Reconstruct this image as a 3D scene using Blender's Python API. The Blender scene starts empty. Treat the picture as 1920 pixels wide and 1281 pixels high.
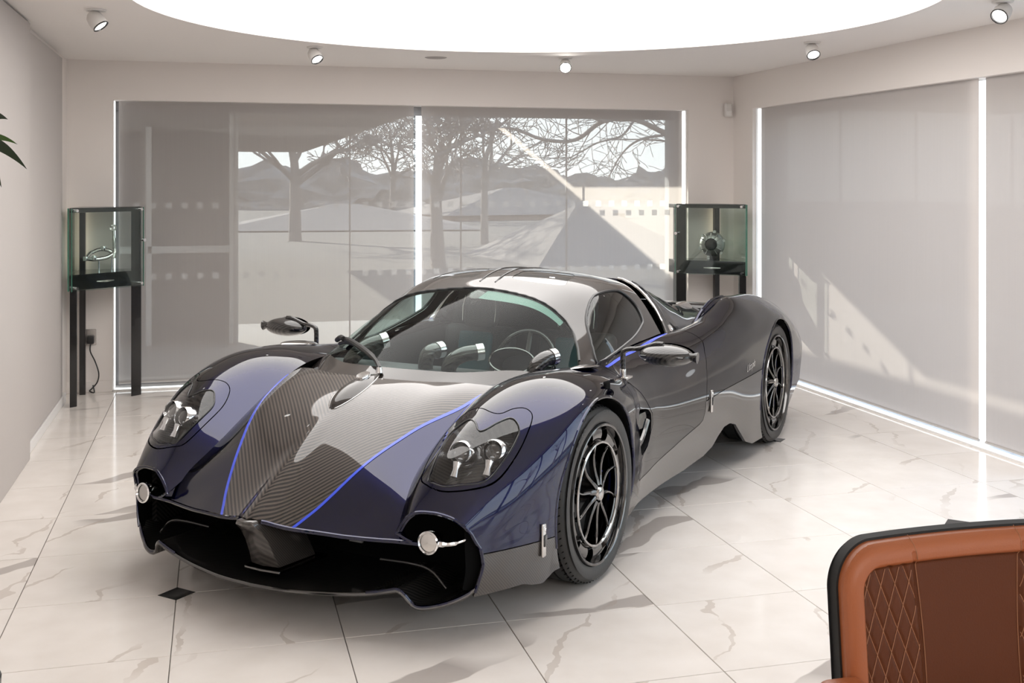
import bpy, bmesh, math, random
import numpy as np
from mathutils import Vector, Matrix

random.seed(7); RNG = np.random.default_rng(7)
SC = bpy.context.scene
COL = SC.collection
PI = math.pi
FPX, HPX, EYE = 2097.9, 342.8, 1.6395           # focal length and horizon row for a 1920x1281 frame, eye height
TH = math.atan(555/FPX)

# ---------------------------------------------------------------- camera
cam_d = bpy.data.cameras.new('camera'); cam = bpy.data.objects.new('camera', cam_d); COL.objects.link(cam)
cam.location = (0, 0, EYE); cam.rotation_euler = (PI/2, 0, -TH)
cam_d.sensor_width = 36; cam_d.lens = FPX/1920*36; cam_d.shift_y = -(640.5-HPX)/1920
cam_d.clip_start = .05; cam_d.clip_end = 300
SC.camera = cam

# ---------------------------------------------------------------- world, sun, exposure
SC.view_settings.view_transform = 'Standard'
SC.view_settings.look = 'None'
SC.view_settings.exposure = 0.0
SC.view_settings.gamma = 1.0
SC.view_settings.use_curve_mapping = False
SKY_STRENGTH = 2.8
SUN_STRENGTH = 15.0
PANEL_STRENGTH = 3.5
w = bpy.data.worlds.new('sky'); SC.world = w; w.use_nodes = True
nt = w.node_tree; nt.nodes.clear()
tc = nt.nodes.new('ShaderNodeTexCoord'); sx = nt.nodes.new('ShaderNodeSeparateXYZ'); rp = nt.nodes.new('ShaderNodeValToRGB')
bg = nt.nodes.new('ShaderNodeBackground'); ow = nt.nodes.new('ShaderNodeOutputWorld')
e = rp.color_ramp.elements
e[0].position = 0; e[0].color = (.96, .98, 1, 1); e[1].position = .75; e[1].color = (.50, .68, 1, 1)
nt.links.new(tc.outputs['Generated'], sx.inputs[0]); nt.links.new(sx.outputs['Z'], rp.inputs[0]); nt.links.new(rp.outputs[0], bg.inputs[0]); bg.inputs[1].default_value = SKY_STRENGTH
nt.links.new(bg.outputs[0], ow.inputs[0])
sun_d = bpy.data.lights.new('sun', 'SUN'); sun = bpy.data.objects.new('sun', sun_d); COL.objects.link(sun)
sun_d.energy = SUN_STRENGTH; sun_d.angle = math.radians(.6); sun_d.color = (1, .93, .84)
SUNDIR = Vector((1.59, -2.9, -1.30)).normalized()
sun.rotation_euler = SUNDIR.to_track_quat('-Z', 'Y').to_euler(); sun.location = (-8, 25, 14)

# ---------------------------------------------------------------- materials
def mat(name, base=(.8,.8,.8), rough=.5, metal=0., coat=0., coat_ior=1.5, coat_rough=.02, ior=1.5, spec=.5, emit=None, estr=0., bump=None):
    m = bpy.data.materials.new(name); m.use_nodes = True
    p = m.node_tree.nodes['Principled BSDF']
    p.inputs['Base Color'].default_value = (*base, 1); p.inputs['Roughness'].default_value = rough
    p.inputs['Metallic'].default_value = metal; p.inputs['Coat Weight'].default_value = coat
    p.inputs['Coat IOR'].default_value = coat_ior; p.inputs['Coat Roughness'].default_value = coat_rough
    p.inputs['IOR'].default_value = ior; p.inputs['Specular IOR Level'].default_value = spec
    if emit: p.inputs['Emission Color'].default_value = (*emit, 1); p.inputs['Emission Strength'].default_value = estr
    # every surface keeps a faint procedural variation
    n = m.node_tree.nodes; l = m.node_tree.links
    if bump is None: bump = (40, .0)
    if bump[1] > 0:
        t = n.new('ShaderNodeTexNoise'); t.inputs['Scale'].default_value = bump[0]; t.inputs['Detail'].default_value = 4
        b = n.new('ShaderNodeBump'); b.inputs['Strength'].default_value = bump[1]; b.inputs['Distance'].default_value = .004
        c = n.new('ShaderNodeTexCoord'); l.new(c.outputs['Object'], t.inputs['Vector'])
        l.new(t.outputs['Fac'], b.inputs['Height']); l.new(b.outputs[0], p.inputs['Normal'])
    return m
def P_(m): return m.node_tree.nodes['Principled BSDF']

def mat_glass(name, tint=(1,1,1), refl=1.0, ior=1.5):
    m = bpy.data.materials.new(name); m.use_nodes = True; nt = m.node_tree; nt.nodes.clear()
    o = nt.nodes.new('ShaderNodeOutputMaterial'); mx = nt.nodes.new('ShaderNodeMixShader'); tr = nt.nodes.new('ShaderNodeBsdfTransparent')
    gl = nt.nodes.new('ShaderNodeBsdfGlossy'); fr = nt.nodes.new('ShaderNodeFresnel'); mu = nt.nodes.new('ShaderNodeMath'); mu.operation = 'MULTIPLY'; mu.use_clamp = True
    tr.inputs[0].default_value = (*tint, 1); gl.inputs['Roughness'].default_value = 0.0
    # Schlick reflectance from the angle to the surface, the same from either side of the thin sheet
    nt.nodes.remove(fr); N = nt.nodes.new; L = nt.links.new; g = N('ShaderNodeNewGeometry'); dp = N('ShaderNodeVectorMath'); dp.operation = 'DOT_PRODUCT'; L(g.outputs['Incoming'], dp.inputs[0]); L(g.outputs['Normal'], dp.inputs[1])
    ab = N('ShaderNodeMath'); ab.operation = 'ABSOLUTE'; L(dp.outputs['Value'], ab.inputs[0]); om = N('ShaderNodeMath'); om.operation = 'SUBTRACT'; om.inputs[0].default_value = 1; L(ab.outputs[0], om.inputs[1])
    pw = N('ShaderNodeMath'); pw.operation = 'POWER'; pw.inputs[1].default_value = 5; L(om.outputs[0], pw.inputs[0]); f0 = ((ior-1)/(ior+1))**2
    ma = N('ShaderNodeMath'); ma.operation = 'MULTIPLY_ADD'; ma.inputs[1].default_value = 1-f0; ma.inputs[2].default_value = f0; L(pw.outputs[0], ma.inputs[0])
    mu.inputs[1].default_value = refl; L(ma.outputs[0], mu.inputs[0]); L(mu.outputs[0], mx.inputs[0]); L(tr.outputs[0], mx.inputs[1]); L(gl.outputs[0], mx.inputs[2]); L(mx.outputs[0], o.inputs[0])
    return m

def mat_blind(name, col, openness, translucent):
    """woven roller-blind screen: part open weave, part diffuse thread, part light passing through the thread"""
    m = bpy.data.materials.new(name); m.use_nodes = True; nt = m.node_tree; nt.nodes.clear(); N = nt.nodes.new; L = nt.links.new
    o = N('ShaderNodeOutputMaterial'); m1 = N('ShaderNodeMixShader'); m2 = N('ShaderNodeMixShader')
    tr = N('ShaderNodeBsdfTransparent'); d = N('ShaderNodeBsdfDiffuse'); t = N('ShaderNodeBsdfTranslucent')
    c = N('ShaderNodeTexCoord'); mp = N('ShaderNodeMapping'); mp.inputs['Scale'].default_value = (260, 260, 1.2); nz = N('ShaderNodeTexNoise'); nz.inputs['Scale'].default_value = 1; nz.inputs['Detail'].default_value = 3
    rp = N('ShaderNodeValToRGB'); rp.color_ramp.elements[0].position = .35; rp.color_ramp.elements[1].position = .65
    rp.color_ramp.elements[0].color = (*[v*.985 for v in col], 1); rp.color_ramp.elements[1].color = (*[v*1.012 for v in col], 1)
    L(c.outputs['Object'], mp.inputs[0]); L(mp.outputs[0], nz.inputs['Vector']); L(nz.outputs['Fac'], rp.inputs[0]); L(rp.outputs[0], d.inputs[0]); L(rp.outputs[0], t.inputs[0])
    m1.inputs[0].default_value = translucent; L(d.outputs[0], m1.inputs[1]); L(t.outputs[0], m1.inputs[2])
    m2.inputs[0].default_value = openness; L(m1.outputs[0], m2.inputs[1]); L(tr.outputs[0], m2.inputs[2]); L(m2.outputs[0], o.inputs[0])
    return m

def mat_marble(name):
    m = mat(name, (.86,.80,.745), .11, spec=.5); nt = m.node_tree; N = nt.nodes.new; L = nt.links.new; p = P_(m)
    c = N('ShaderNodeTexCoord'); oi = N('ShaderNodeObjectInfo'); cm = N('ShaderNodeVectorMath'); cm.operation = 'MULTIPLY_ADD'
    rv = N('ShaderNodeCombineXYZ'); mu = N('ShaderNodeMath'); mu.operation = 'MULTIPLY'; mu.inputs[1].default_value = 37.
    L(oi.outputs['Random'], mu.inputs[0]); L(mu.outputs[0], rv.inputs[0]); L(mu.outputs[0], rv.inputs[1]); L(oi.outputs['Random'], rv.inputs[2])
    cm.inputs[1].default_value = (1,1,1); L(c.outputs['Object'], cm.inputs[0]); L(rv.outputs[0], cm.inputs[2])
    def vein(scale, dist, width, rot, dscale, det):
        rr_ = N('ShaderNodeVectorRotate'); rr_.rotation_type = 'Z_AXIS'; ang = N('ShaderNodeMath'); ang.operation = 'MULTIPLY_ADD'; ang.inputs[1].default_value = .7; ang.inputs[2].default_value = rot
        L(oi.outputs['Random'], ang.inputs[0]); L(cm.outputs[0], rr_.inputs['Vector']); L(ang.outputs[0], rr_.inputs['Angle'])
        wv = N('ShaderNodeTexWave'); wv.wave_type = 'BANDS'; wv.bands_direction = 'X'; wv.inputs['Scale'].default_value = scale; wv.inputs['Distortion'].default_value = dist; wv.inputs['Detail'].default_value = det; wv.inputs['Detail Scale'].default_value = dscale; wv.inputs['Detail Roughness'].default_value = .55
        L(rr_.outputs[0], wv.inputs['Vector']); wn = N('ShaderNodeTexNoise'); wn.inputs['Scale'].default_value = 3.; L(cm.outputs[0], wn.inputs['Vector'])
        lim = N('ShaderNodeMapRange'); lim.inputs['To Min'].default_value = 1-width*2.2; lim.inputs['To Max'].default_value = 1-width*.1; lim.inputs['From Min'].default_value = .38; lim.inputs['From Max'].default_value = .62; L(wn.outputs['Fac'], lim.inputs['Value'])
        a = N('ShaderNodeMath'); a.operation = 'SUBTRACT'; L(wv.outputs['Fac'], a.inputs[0]); L(lim.outputs[0], a.inputs[1])
        r = N('ShaderNodeMapRange'); r.inputs['From Min'].default_value = 0; r.inputs['From Max'].default_value = width*.35; L(a.outputs[0], r.inputs['Value']); return r.outputs[0]
    def gate(scale, lo, hi):
        nz = N('ShaderNodeTexNoise'); nz.inputs['Scale'].default_value = scale; nz.inputs['Detail'].default_value = 1
        L(cm.outputs[0], nz.inputs['Vector']); r = N('ShaderNodeMapRange'); r.inputs['From Min'].default_value = lo; r.inputs['From Max'].default_value = hi; L(nz.outputs['Fac'], r.inputs['Value']); return r.outputs[0]
    def mul(a, b):
        q = N('ShaderNodeMath'); q.operation = 'MULTIPLY'; L(a, q.inputs[0])
        if isinstance(b, float): q.inputs[1].default_value = b
        else: L(b, q.inputs[1])
        return q.outputs[0]
    v1 = mul(mul(vein(.30, 3.0, .020, .75, 1.2, 4), gate(1.3, .50, .58)), .75)
    v2 = mul(mul(vein(.8, 4.5, .010, .2, 2.0, 5), gate(2.0, .47, .56)), .42)
    base = N('ShaderNodeTexNoise'); base.inputs['Scale'].default_value = 5; base.inputs['Detail'].default_value = 5; L(cm.outputs[0], base.inputs['Vector'])
    br = N('ShaderNodeValToRGB'); br.color_ramp.elements[0].position = .3; br.color_ramp.elements[1].position = .7
    br.color_ramp.elements[0].color = (.755,.70,.65,1); br.color_ramp.elements[1].color = (.825,.775,.73,1); L(base.outputs['Fac'], br.inputs[0])
    x1 = N('ShaderNodeMixRGB'); x1.inputs[2].default_value = (.36,.32,.295,1); L(v1, x1.inputs[0]); L(br.outputs[0], x1.inputs[1])
    x2 = N('ShaderNodeMixRGB'); x2.inputs[2].default_value = (.42,.34,.28,1); L(v2, x2.inputs[0]); L(x1.outputs[0], x2.inputs[1])
    L(x2.outputs[0], p.inputs['Base Color']); return m

def mat_carbon(name, dark=(.012,.010,.010), light=(.115,.095,.085), pitch=.0186, coat=1.0, chevron=True, axis=None):
    """twill carbon fibre under lacquer; the two halves meet in a chevron on the car's middle line"""
    m = mat(name, dark, .4, .2, coat=coat, coat_ior=1.62, spec=.2); nt = m.node_tree; N = nt.nodes.new; L = nt.links.new; p = P_(m)
    c = N('ShaderNodeTexCoord'); s = N('ShaderNodeSeparateXYZ'); L(c.outputs['Object'], s.inputs[0])
    if axis is None:
        ab = N('ShaderNodeMath'); ab.operation = 'ABSOLUTE'; L(s.outputs['Y'], ab.inputs[0])
        su = N('ShaderNodeMath'); su.operation = 'SUBTRACT'; L(s.outputs['X'], su.inputs[0]); L(ab.outputs[0], su.inputs[1]); src = su.outputs[0]
    else:
        su = N('ShaderNodeVectorMath'); su.operation = 'DOT_PRODUCT'; su.inputs[1].default_value = axis; L(c.outputs['Object'], su.inputs[0]); src = su.outputs['Value']
    mu = N('ShaderNodeMath'); mu.operation = 'MULTIPLY'; mu.inputs[1].default_value = 2*PI/pitch; L(src, mu.inputs[0])
    sn = N('ShaderNodeMath'); sn.operation = 'SINE'; L(mu.outputs[0], sn.inputs[0])
    r = N('ShaderNodeMapRange'); r.inputs['From Min'].default_value = -.55; r.inputs['From Max'].default_value = .55; L(sn.outputs[0], r.inputs['Value'])
    x = N('ShaderNodeMixRGB'); x.inputs[1].default_value = (*dark,1); x.inputs[2].default_value = (*light,1); L(r.outputs[0], x.inputs[0]); L(x.outputs[0], p.inputs['Base Color'])
    return m

M = {}
M['wall'] = mat('wall_paint', (.83,.775,.735), .75, bump=(300,.05))
M['ceiling'] = mat('ceiling_paint', (.88,.835,.80), .8, bump=(300,.04))
M['fabric_wall'] = mat('fabric_wall_panel', (.50,.462,.44), .85, bump=(500,.2))
M['white'] = mat('white_lacquer', (.82,.80,.78), .4)
M['plastic_white'] = mat('white_plastic', (.74,.71,.68), .45)
M['marble'] = mat_marble('veined_marble'); M['grout'] = mat('grout', (.26,.235,.215), .8, bump=(200,.2))
M['black_stone'] = mat('black_stone', (.012,.012,.012), .15)
M['alu'] = mat('window_aluminium', (.30,.30,.31), .45, .3)
M['glass'] = mat_glass('window_glass', (.93,.96,.95), .9)
M['frit'] = mat_blind('etched_square', (.95,.95,.95), .50, .8)
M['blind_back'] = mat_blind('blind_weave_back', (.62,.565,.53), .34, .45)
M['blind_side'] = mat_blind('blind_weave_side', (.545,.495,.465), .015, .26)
M['panel'] = mat('light_panel', (1,1,1), .5, emit=(1,.97,.94), estr=PANEL_STRENGTH)
M['chrome'] = mat('chrome', (.86,.86,.86), .08, 1.0); M['steel'] = mat('brushed_steel', (.62,.60,.58), .25, 1.0)
M['black_gloss'] = mat('black_gloss', (.012,.011,.011), .12, coat=.5); M['black_satin'] = mat('black_satin', (.018,.017,.017), .4)
M['black'] = mat('black_matte', (.010,.010,.010), .7)
M['rubber'] = mat('tyre_rubber', (.019,.0185,.018), .45, bump=(90,.12))

# ---------------------------------------------------------------- mesh helpers
def link(name, me, m=None, parent=None, label=None, cat=None, group=None, kind=None, smooth=False):
    o = bpy.data.objects.new(name, me); COL.objects.link(o)
    if m is not None and not me.materials: me.materials.append(m)
    if parent is not None: o.parent = parent
    for k, v in (('label', label), ('category', cat), ('group', group), ('kind', kind)):
        if v: o[k] = v
    if smooth: me.polygons.foreach_set('use_smooth', [True]*len(me.polygons))
    return o
def empty(name, loc=(0,0,0), rz=0, label=None, cat=None, group=None):
    o = bpy.data.objects.new(name, None); COL.objects.link(o); o.location = loc; o.rotation_euler = (0,0,rz); o.empty_display_size = .1
    for k, v in (('label', label), ('category', cat), ('group', group)):
        if v: o[k] = v
    return o
class MB:
    """collects boxes, tubes, lathes ... into one mesh"""
    def __init__(s): s.v = []; s.f = []
    def add(s, v, f):
        n = len(s.v); s.v += [tuple(map(float, q)) for q in v]; s.f += [tuple(i+n for i in q) for q in f]; return s
    def box(s, lo, hi, rz=0, c=None):
        x0,y0,z0 = lo; x1,y1,z1 = hi
        v = [(x0,y0,z0),(x1,y0,z0),(x1,y1,z0),(x0,y1,z0),(x0,y0,z1),(x1,y0,z1),(x1,y1,z1),(x0,y1,z1)]
        if rz:
            c = c or (0,0); ca, sa = math.cos(rz), math.sin(rz)
            v = [(c[0]+(a-c[0])*ca-(b-c[1])*sa, c[1]+(a-c[0])*sa+(b-c[1])*ca, z) for a,b,z in v]
        return s.add(v, [(0,3,2,1),(4,5,6,7),(0,1,5,4),(1,2,6,5),(2,3,7,6),(3,0,4,7)])
    def tube(s, pts, r, n=10, cap=True, up=(0,0,1)):
        pts = [Vector(p) for p in pts]; rr = r if hasattr(r, '__len__') else [r]*len(pts); v = []; f = []
        t0 = (pts[1]-pts[0]).normalized(); u = Vector(up); 
        if abs(u.dot(t0)) > .95: u = Vector((1,0,0))
        a = (u - t0*u.dot(t0)).normalized()
        for i, p in enumerate(pts):
            t = (pts[min(i+1,len(pts)-1)]-pts[max(i-1,0)]).normalized(); a = (a - t*a.dot(t)).normalized(); b = t.cross(a)
            for k in range(n):
                w_ = 2*PI*k/n; v.append(p + (a*math.cos(w_)+b*math.sin(w_))*rr[i])
        for i in range(len(pts)-1):
            for k in range(n): f.append((i*n+k, i*n+(k+1)%n, (i+1)*n+(k+1)%n, (i+1)*n+k))
        if cap: f.append(tuple(range(n))[::-1]); f.append(tuple((len(pts)-1)*n+k for k in range(n)))
        return s.add(v, f)
    def lathe(s, prof, n=32, M4=None, closed=False, a0=0, a1=2*PI):
        """prof: (r, h) pairs about +Z"""
        full = abs(a1-a0-2*PI) < 1e-6; m = n if full else n+1; v = []; f = []
        for r, h in prof:
            for k in range(m):
                a = a0+(a1-a0)*k/n; v.append((r*math.cos(a), r*math.sin(a), h))
        q = len(prof)
        for i in range(q if closed else q-1):
            j = (i+1) % q
            for k in range(n):
                k2 = (k+1) % m; f.append((i*m+k, i*m+k2, j*m+k2, j*m+k))
        if M4 is not None: v = [tuple(M4 @ Vector(p)) for p in v]
        return s.add(v, f)
    def prism(s, poly, h0, h1, fn=None):
        n = len(poly); v = [(x,y,h0) for x,y in poly]+[(x,y,h1) for x,y in poly]
        if fn: v = [fn(p) for p in v]
        return s.add(v, [tuple(range(n))[::-1], tuple(range(n,2*n))]+[(i,(i+1)%n,n+(i+1)%n,n+i) for i in range(n)])
    def mesh(s, name='m'):
        me = bpy.data.meshes.new(name); me.from_pydata(s.v, [], s.f); me.update(); return me
    def build(s, name, m, parent=None, smooth=False, bevel=0, seg=2, fix=True, **kw):
        me = s.mesh(name)
        if bevel or fix:
            b = bmesh.new(); b.from_mesh(me)
            if fix: bmesh.ops.recalc_face_normals(b, faces=b.faces)
            if bevel: bmesh.ops.bevel(b, geom=[e for e in b.edges if len(e.link_faces) == 2 and e.calc_face_angle(0) > .5], offset=bevel, segments=seg, affect='EDGES', profile=.5)
            b.to_mesh(me); b.free()
        o = link(name, me, m, parent, **kw)
        if smooth:
            me.polygons.foreach_set('use_smooth', [True]*len(me.polygons))
            try: me.set_sharp_from_angle(angle=math.radians(38))
            except Exception: pass
        return o
def bez(pts, n=8):
    """smooth polyline through points (Catmull-Rom)"""
    P = [np.array(p, float) for p in pts]; P = [2*P[0]-P[1]]+P+[2*P[-1]-P[-2]]; out = []
    for i in range(1, len(P)-2):
        for k in range(n):
            t = k/n; out.append(.5*((2*P[i])+(P[i+1]-P[i-1])*t+(2*P[i-1]-5*P[i]+4*P[i+1]-P[i+2])*t*t+(-P[i-1]+3*P[i]-3*P[i+1]+P[i+2])*t**3))
    out.append(P[-2]); return out
def bezc(pts, n=8):
    P = [np.array(p, float) for p in pts]; L_ = len(P); out = []
    for i in range(L_):
        a,b,c,d = P[i-1],P[i],P[(i+1)%L_],P[(i+2)%L_]
        for k in range(n):
            t = k/n; out.append(.5*((2*b)+(c-a)*t+(2*a-5*b+4*c-d)*t*t+(-a+3*b-3*c+d)*t**3))
    return out
# ---------------------------------------------------------------- the room
XL, XR, YB, YF, HC = -1.12, 4.54, 9.30, -6.0, 2.60
TX, TY, PX, PY = -.752, 4.05, .60, .605
WZ = 2.29                                                        # window head
fl = MB().box((XL-.5, YF, -.12), (XR+.4, YB+.4, -.012)).build('floor', M['grout'], kind='structure')
tile_m = MB().box((-PX/2+.0016, -PY/2+.0016, -.012), (PX/2-.0016, PY/2-.0016, 0)).mesh('floor_tile'); tile_m.materials.append(M['marble'])
bt = bmesh.new(); bt.from_mesh(tile_m); bmesh.ops.bevel(bt, geom=[e for e in bt.edges if all(v.co.z > -.001 for v in e.verts)], offset=.0012, segments=1, affect='EDGES'); bt.to_mesh(tile_m); bt.free()
def clipped_tile(x0, x1, y0, y1):
    o = MB().box((x0, y0, -.012), (x1, y1, 0)).build('floor_tile', M['marble'], fl)
for i in range(-1, 9):
    for j in range(-3, 9):
        cx, cy = TX+PX*(i+.5), TY+PY*(j+.5)
        x0, x1, y0, y1 = cx-PX/2, cx+PX/2, cy-PY/2, cy+PY/2
        if x1 < XL+.02 or x0 > XR-.02 or y0 > YB-.02: continue
        if x0 < XL or x1 > XR or y1 > YB:
            clipped_tile(max(x0+.0016, XL), min(x1-.0016, XR), y0+.0016, min(y1-.0016, YB)); continue
        o = bpy.data.objects.new('floor_tile', tile_m); COL.objects.link(o); o.parent = fl; o.location = (cx, cy, 0)
ys0 = TY-3*PY
clipped_tile(XL, XR, YF, ys0-.0016)
for x in (TX+PX, TX+7*PX):
    for j in (1, 4, 7):
        d = .072
        MB().prism([(x-d, TY+j*PY), (x, TY+j*PY-d), (x+d, TY+j*PY), (x, TY+j*PY+d)], -.01, .0012).build('black_inset_tile', M['black_stone'], fl)

# ceiling with the round opening
CCX, CCY, CR = 1.69, 5.87, 2.14
def ceiling_mesh():
    n = 96; ring = [(CCX+CR*math.cos(2*PI*k/n), CCY+CR*math.sin(2*PI*k/n)) for k in range(n)]
    x0, x1, y0, y1 = XL-.05, XR+.05, YF, YB+.05
    def edge(a):
        c, s_ = math.cos(a), math.sin(a); t = 1e9
        for lim, p, d in ((x0,CCX,c),(x1,CCX,c),(y0,CCY,s_),(y1,CCY,s_)):
            if abs(d) > 1e-9:
                q = (lim-p)/d
                if q > 0: t = min(t, q)
        return (CCX+c*t, CCY+s_*t)
    angs = [2*PI*k/n for k in range(n)]; outer = [edge(a) for a in angs]
    v = [(*p, HC) for p in ring]+[(*p, HC) for p in outer]+[(*p, HC+.03) for p in ring]+[(*p, HC+.2) for p in outer]
    f = [(k, (k+1)%n, n+(k+1)%n, n+k) for k in range(n)]+[(k, 2*n+k, 2*n+(k+1)%n, (k+1)%n) for k in range(n)]
    for cx, cy in ((x0,y0),(x1,y0),(x1,y1),(x0,y1)):
        a = math.atan2(cy-CCY, cx-CCX) % (2*PI); k = int(a/(2*PI)*n) % n; v.append((cx, cy, HC)); f.append((n+k, n+(k+1)%n, len(v)-1))
    return MB().add(v, f)
ceil_o = ceiling_mesh().build('ceiling', M['ceiling'], kind='structure', fix=False)
MB().box((XL-.1, YF, HC+.06), (XR+.1, YB+.1, HC+.16)).build('ceiling_slab', M['ceiling'], ceil_o)
lp = MB().lathe([(0.001, HC+.03), (CR, HC+.03)], 96, Matrix.Translation((CCX, CCY, 0))).build('ceiling_light_panel', M['panel'],
     label='large round luminous panel set flush in the ceiling above the car', cat='ceiling light', fix=False)
lp_fill = MB().lathe([(0.001, HC-.004), (1.9, HC-.004)], 64, Matrix.Translation((1.7, -2.2, 0)))  # unseen second disc, added behind the camera as fill light
lp_fill.build('ceiling_light_panel', M['panel'], ceil_o, fix=False)

# walls: left (fabric panels stand proud of the plaster), back and right (with window openings), behind the camera
MB().box((XL-.35, YF, 0), (XL-.002, YB+.35, HC)).build('wall_left', M['wall'], kind='structure')
pl = empty('fabric_wall_panel', (0,0,0), label='tall grey fabric wall panel nearest the back corner on the left wall', cat='wall panel')
MB().box((XL-.001, 7.15, .075), (XL+.03, 8.78, 2.555)).build('panel_face', M['fabric_wall'], pl, bevel=.004)
pl = empty('fabric_wall_panel', (0,0,0), label='tall grey fabric wall panel at the very left edge, nearer than its neighbour', cat='wall panel')
MB().box((XL-.001, 3.6, .0), (XL+.055, 7.145, 2.585)).build('panel_face', M['fabric_wall'], pl, bevel=.004)
MB().box((XL-.001, 7.15, 0), (XL+.035, 8.95, .07)).build('baseboard_left', M['white'], kind='structure', bevel=.004)
WX0, WX1 = -.785, 4.095
wb = MB().box((XL-.35, YB, 0), (WX0, YB+.34, HC)).box((WX1, YB, 0), (XR+.35, YB+.34, HC)).box((WX0, YB, WZ+.002), (WX1, YB+.34, HC))
wb.build('wall_back', M['wall'], kind='structure')
WY1, WY0 = 8.93, 5.30                                              # right window run with blinds
wr = MB().box((XR, WY1, 0), (XR+.34, YB, HC)).box((XR, WY0, WZ), (XR+.34, WY1, HC)).box((XR, 5.18, 0), (XR+.34, WY0, HC)).box((XR, -3.2, 2.42), (XR+.34, 5.18, HC)).box((XR, YF, 0), (XR+.34, -3.2, HC)).box((XR, -3.2, 0), (XR+.34, 5.18, .05))
wr.build('wall_right', M['wall'], kind='structure')
MB().box((XL-.35, YF-.3, 0), (XR+.35, YF, HC+.2)).build('wall_behind', M['fabric_wall'], kind='structure')
MB().box((XL-.01, YB-.014, 0), (WX0, YB+.001, .09)).box((WX1, YB-.014, 0), (XR, YB+.001, .09)).build('baseboard_back', M['wall'], kind='structure', bevel=.003)

# window 1: five frameless panes behind the back blinds
w1 = MB().box((WX0, YB+.20, WZ-.075), (WX1, YB+.30, WZ+.002)).box((WX0, YB+.20, 0), (WX1, YB+.30, .03)).box((WX1-.10, YB+.20, .03), (WX1, YB+.30, WZ-.07)).box((WX0, YB+.20, .03), (WX0+.03, YB+.30, WZ-.07)).build('window_1', M['alu'], kind='structure')
joints = [WX0+.03, .15, 1.10, 2.065, 3.03, WX1-.10]
for a, b in zip(joints[:-1], joints[1:]):
    MB().box((a+.003, YB+.25, .03), (b-.003, YB+.258, WZ-.075)).build('glass_pane', M['glass'], w1)
for a in joints[1:-1]:
    MB().box((a-.006, YB+.245, .03), (a+.006, YB+.263, WZ-.075)).build('pane_joint', M['alu'], w1)
sq = MB().box((-.024, -.001, -.024), (.024, .001, .024)).mesh('marker_square'); sq.materials.append(M['frit'])
for z in (1.452, .873):
    for k in range(38):
        x = -.62+.1235*k
        if x > WX1-.13 or min(abs(x-j) for j in joints) < .03: continue
        o = bpy.data.objects.new('marker_square', sq); COL.objects.link(o); o.parent = w1; o.location = (x, YB+.247, z)
for lo, hi in (((WX0, YB+.03, .0), (WX0+.006, YB+.2, WZ)), ((WX1-.006, YB+.03, .0), (WX1, YB+.2, WZ)), ((WX0+.006, YB+.0, -.01), (WX1-.006, YB+.2, .012))): MB().box(lo, hi).build('window_reveal', M['white'], w1)
M['led'] = mat('led_strip', (1,1,1), .5, emit=(.92,.97,1), estr=1.6)  # added glowing strips that supply the bright lines along blind and window edges
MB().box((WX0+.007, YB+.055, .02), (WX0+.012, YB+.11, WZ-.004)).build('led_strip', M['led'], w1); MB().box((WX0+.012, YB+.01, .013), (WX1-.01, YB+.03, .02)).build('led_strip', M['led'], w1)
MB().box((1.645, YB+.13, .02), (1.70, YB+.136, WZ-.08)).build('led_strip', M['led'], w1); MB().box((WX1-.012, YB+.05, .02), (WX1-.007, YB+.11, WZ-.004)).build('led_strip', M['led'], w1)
# window 2 behind the side blinds and window 3, unshaded, nearer the camera
w2 = MB().box((XR+.20, WY0, WZ-.075), (XR+.30, WY1, WZ)).box((XR+.20, WY0, 0), (XR+.30, WY1, .02)).box((XR+.2, WY1-.04, .02), (XR+.3, WY1, WZ-.07)).box((XR+.2, WY0, .02), (XR+.3, WY0+.04, WZ-.07)).build('window_2', M['alu'], kind='structure')
js = [WY0+.04, 5.94, 6.93, 7.92, WY1-.04]
for a, b in zip(js[:-1], js[1:]): MB().box((XR+.25, a+.003, .02), (XR+.258, b-.003, WZ-.075)).build('glass_pane', M['glass'], w2)
for a in js[1:-1]: MB().box((XR+.245, a-.006, .02), (XR+.263, a+.006, WZ-.075)).build('pane_joint', M['alu'], w2)
for lo, hi in (((XR+.03, WY1-.006, 0), (XR+.2, WY1, WZ)), ((XR+.0, WY0, -.01), (XR+.2, WY1-.006, .012))): MB().box(lo, hi).build('window_reveal', M['white'], w2)
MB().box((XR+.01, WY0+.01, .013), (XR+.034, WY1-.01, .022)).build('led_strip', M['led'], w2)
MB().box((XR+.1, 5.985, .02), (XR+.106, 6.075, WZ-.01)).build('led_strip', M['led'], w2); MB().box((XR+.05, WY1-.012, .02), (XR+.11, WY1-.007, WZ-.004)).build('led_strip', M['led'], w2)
w3 = MB().box((XR+.1, -3.2, .05), (XR+.2, 5.18, .11)).box((XR+.1, -3.2, 2.34), (XR+.2, 5.18, 2.42)).build('window_3', M['alu'], kind='structure')
js = [-3.2, -1.6, .2, 1.9, 3.55, 5.18]
for a, b in zip(js[:-1], js[1:]): MB().box((XR+.15, a+.03, .11), (XR+.158, b-.03, 2.34)).build('glass_pane', M['glass'], w3)
for a in js: MB().box((XR+.1, a-.03, .11), (XR+.2, a+.03, 2.34)).build('window_mullion', M['alu'], w3)

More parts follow.
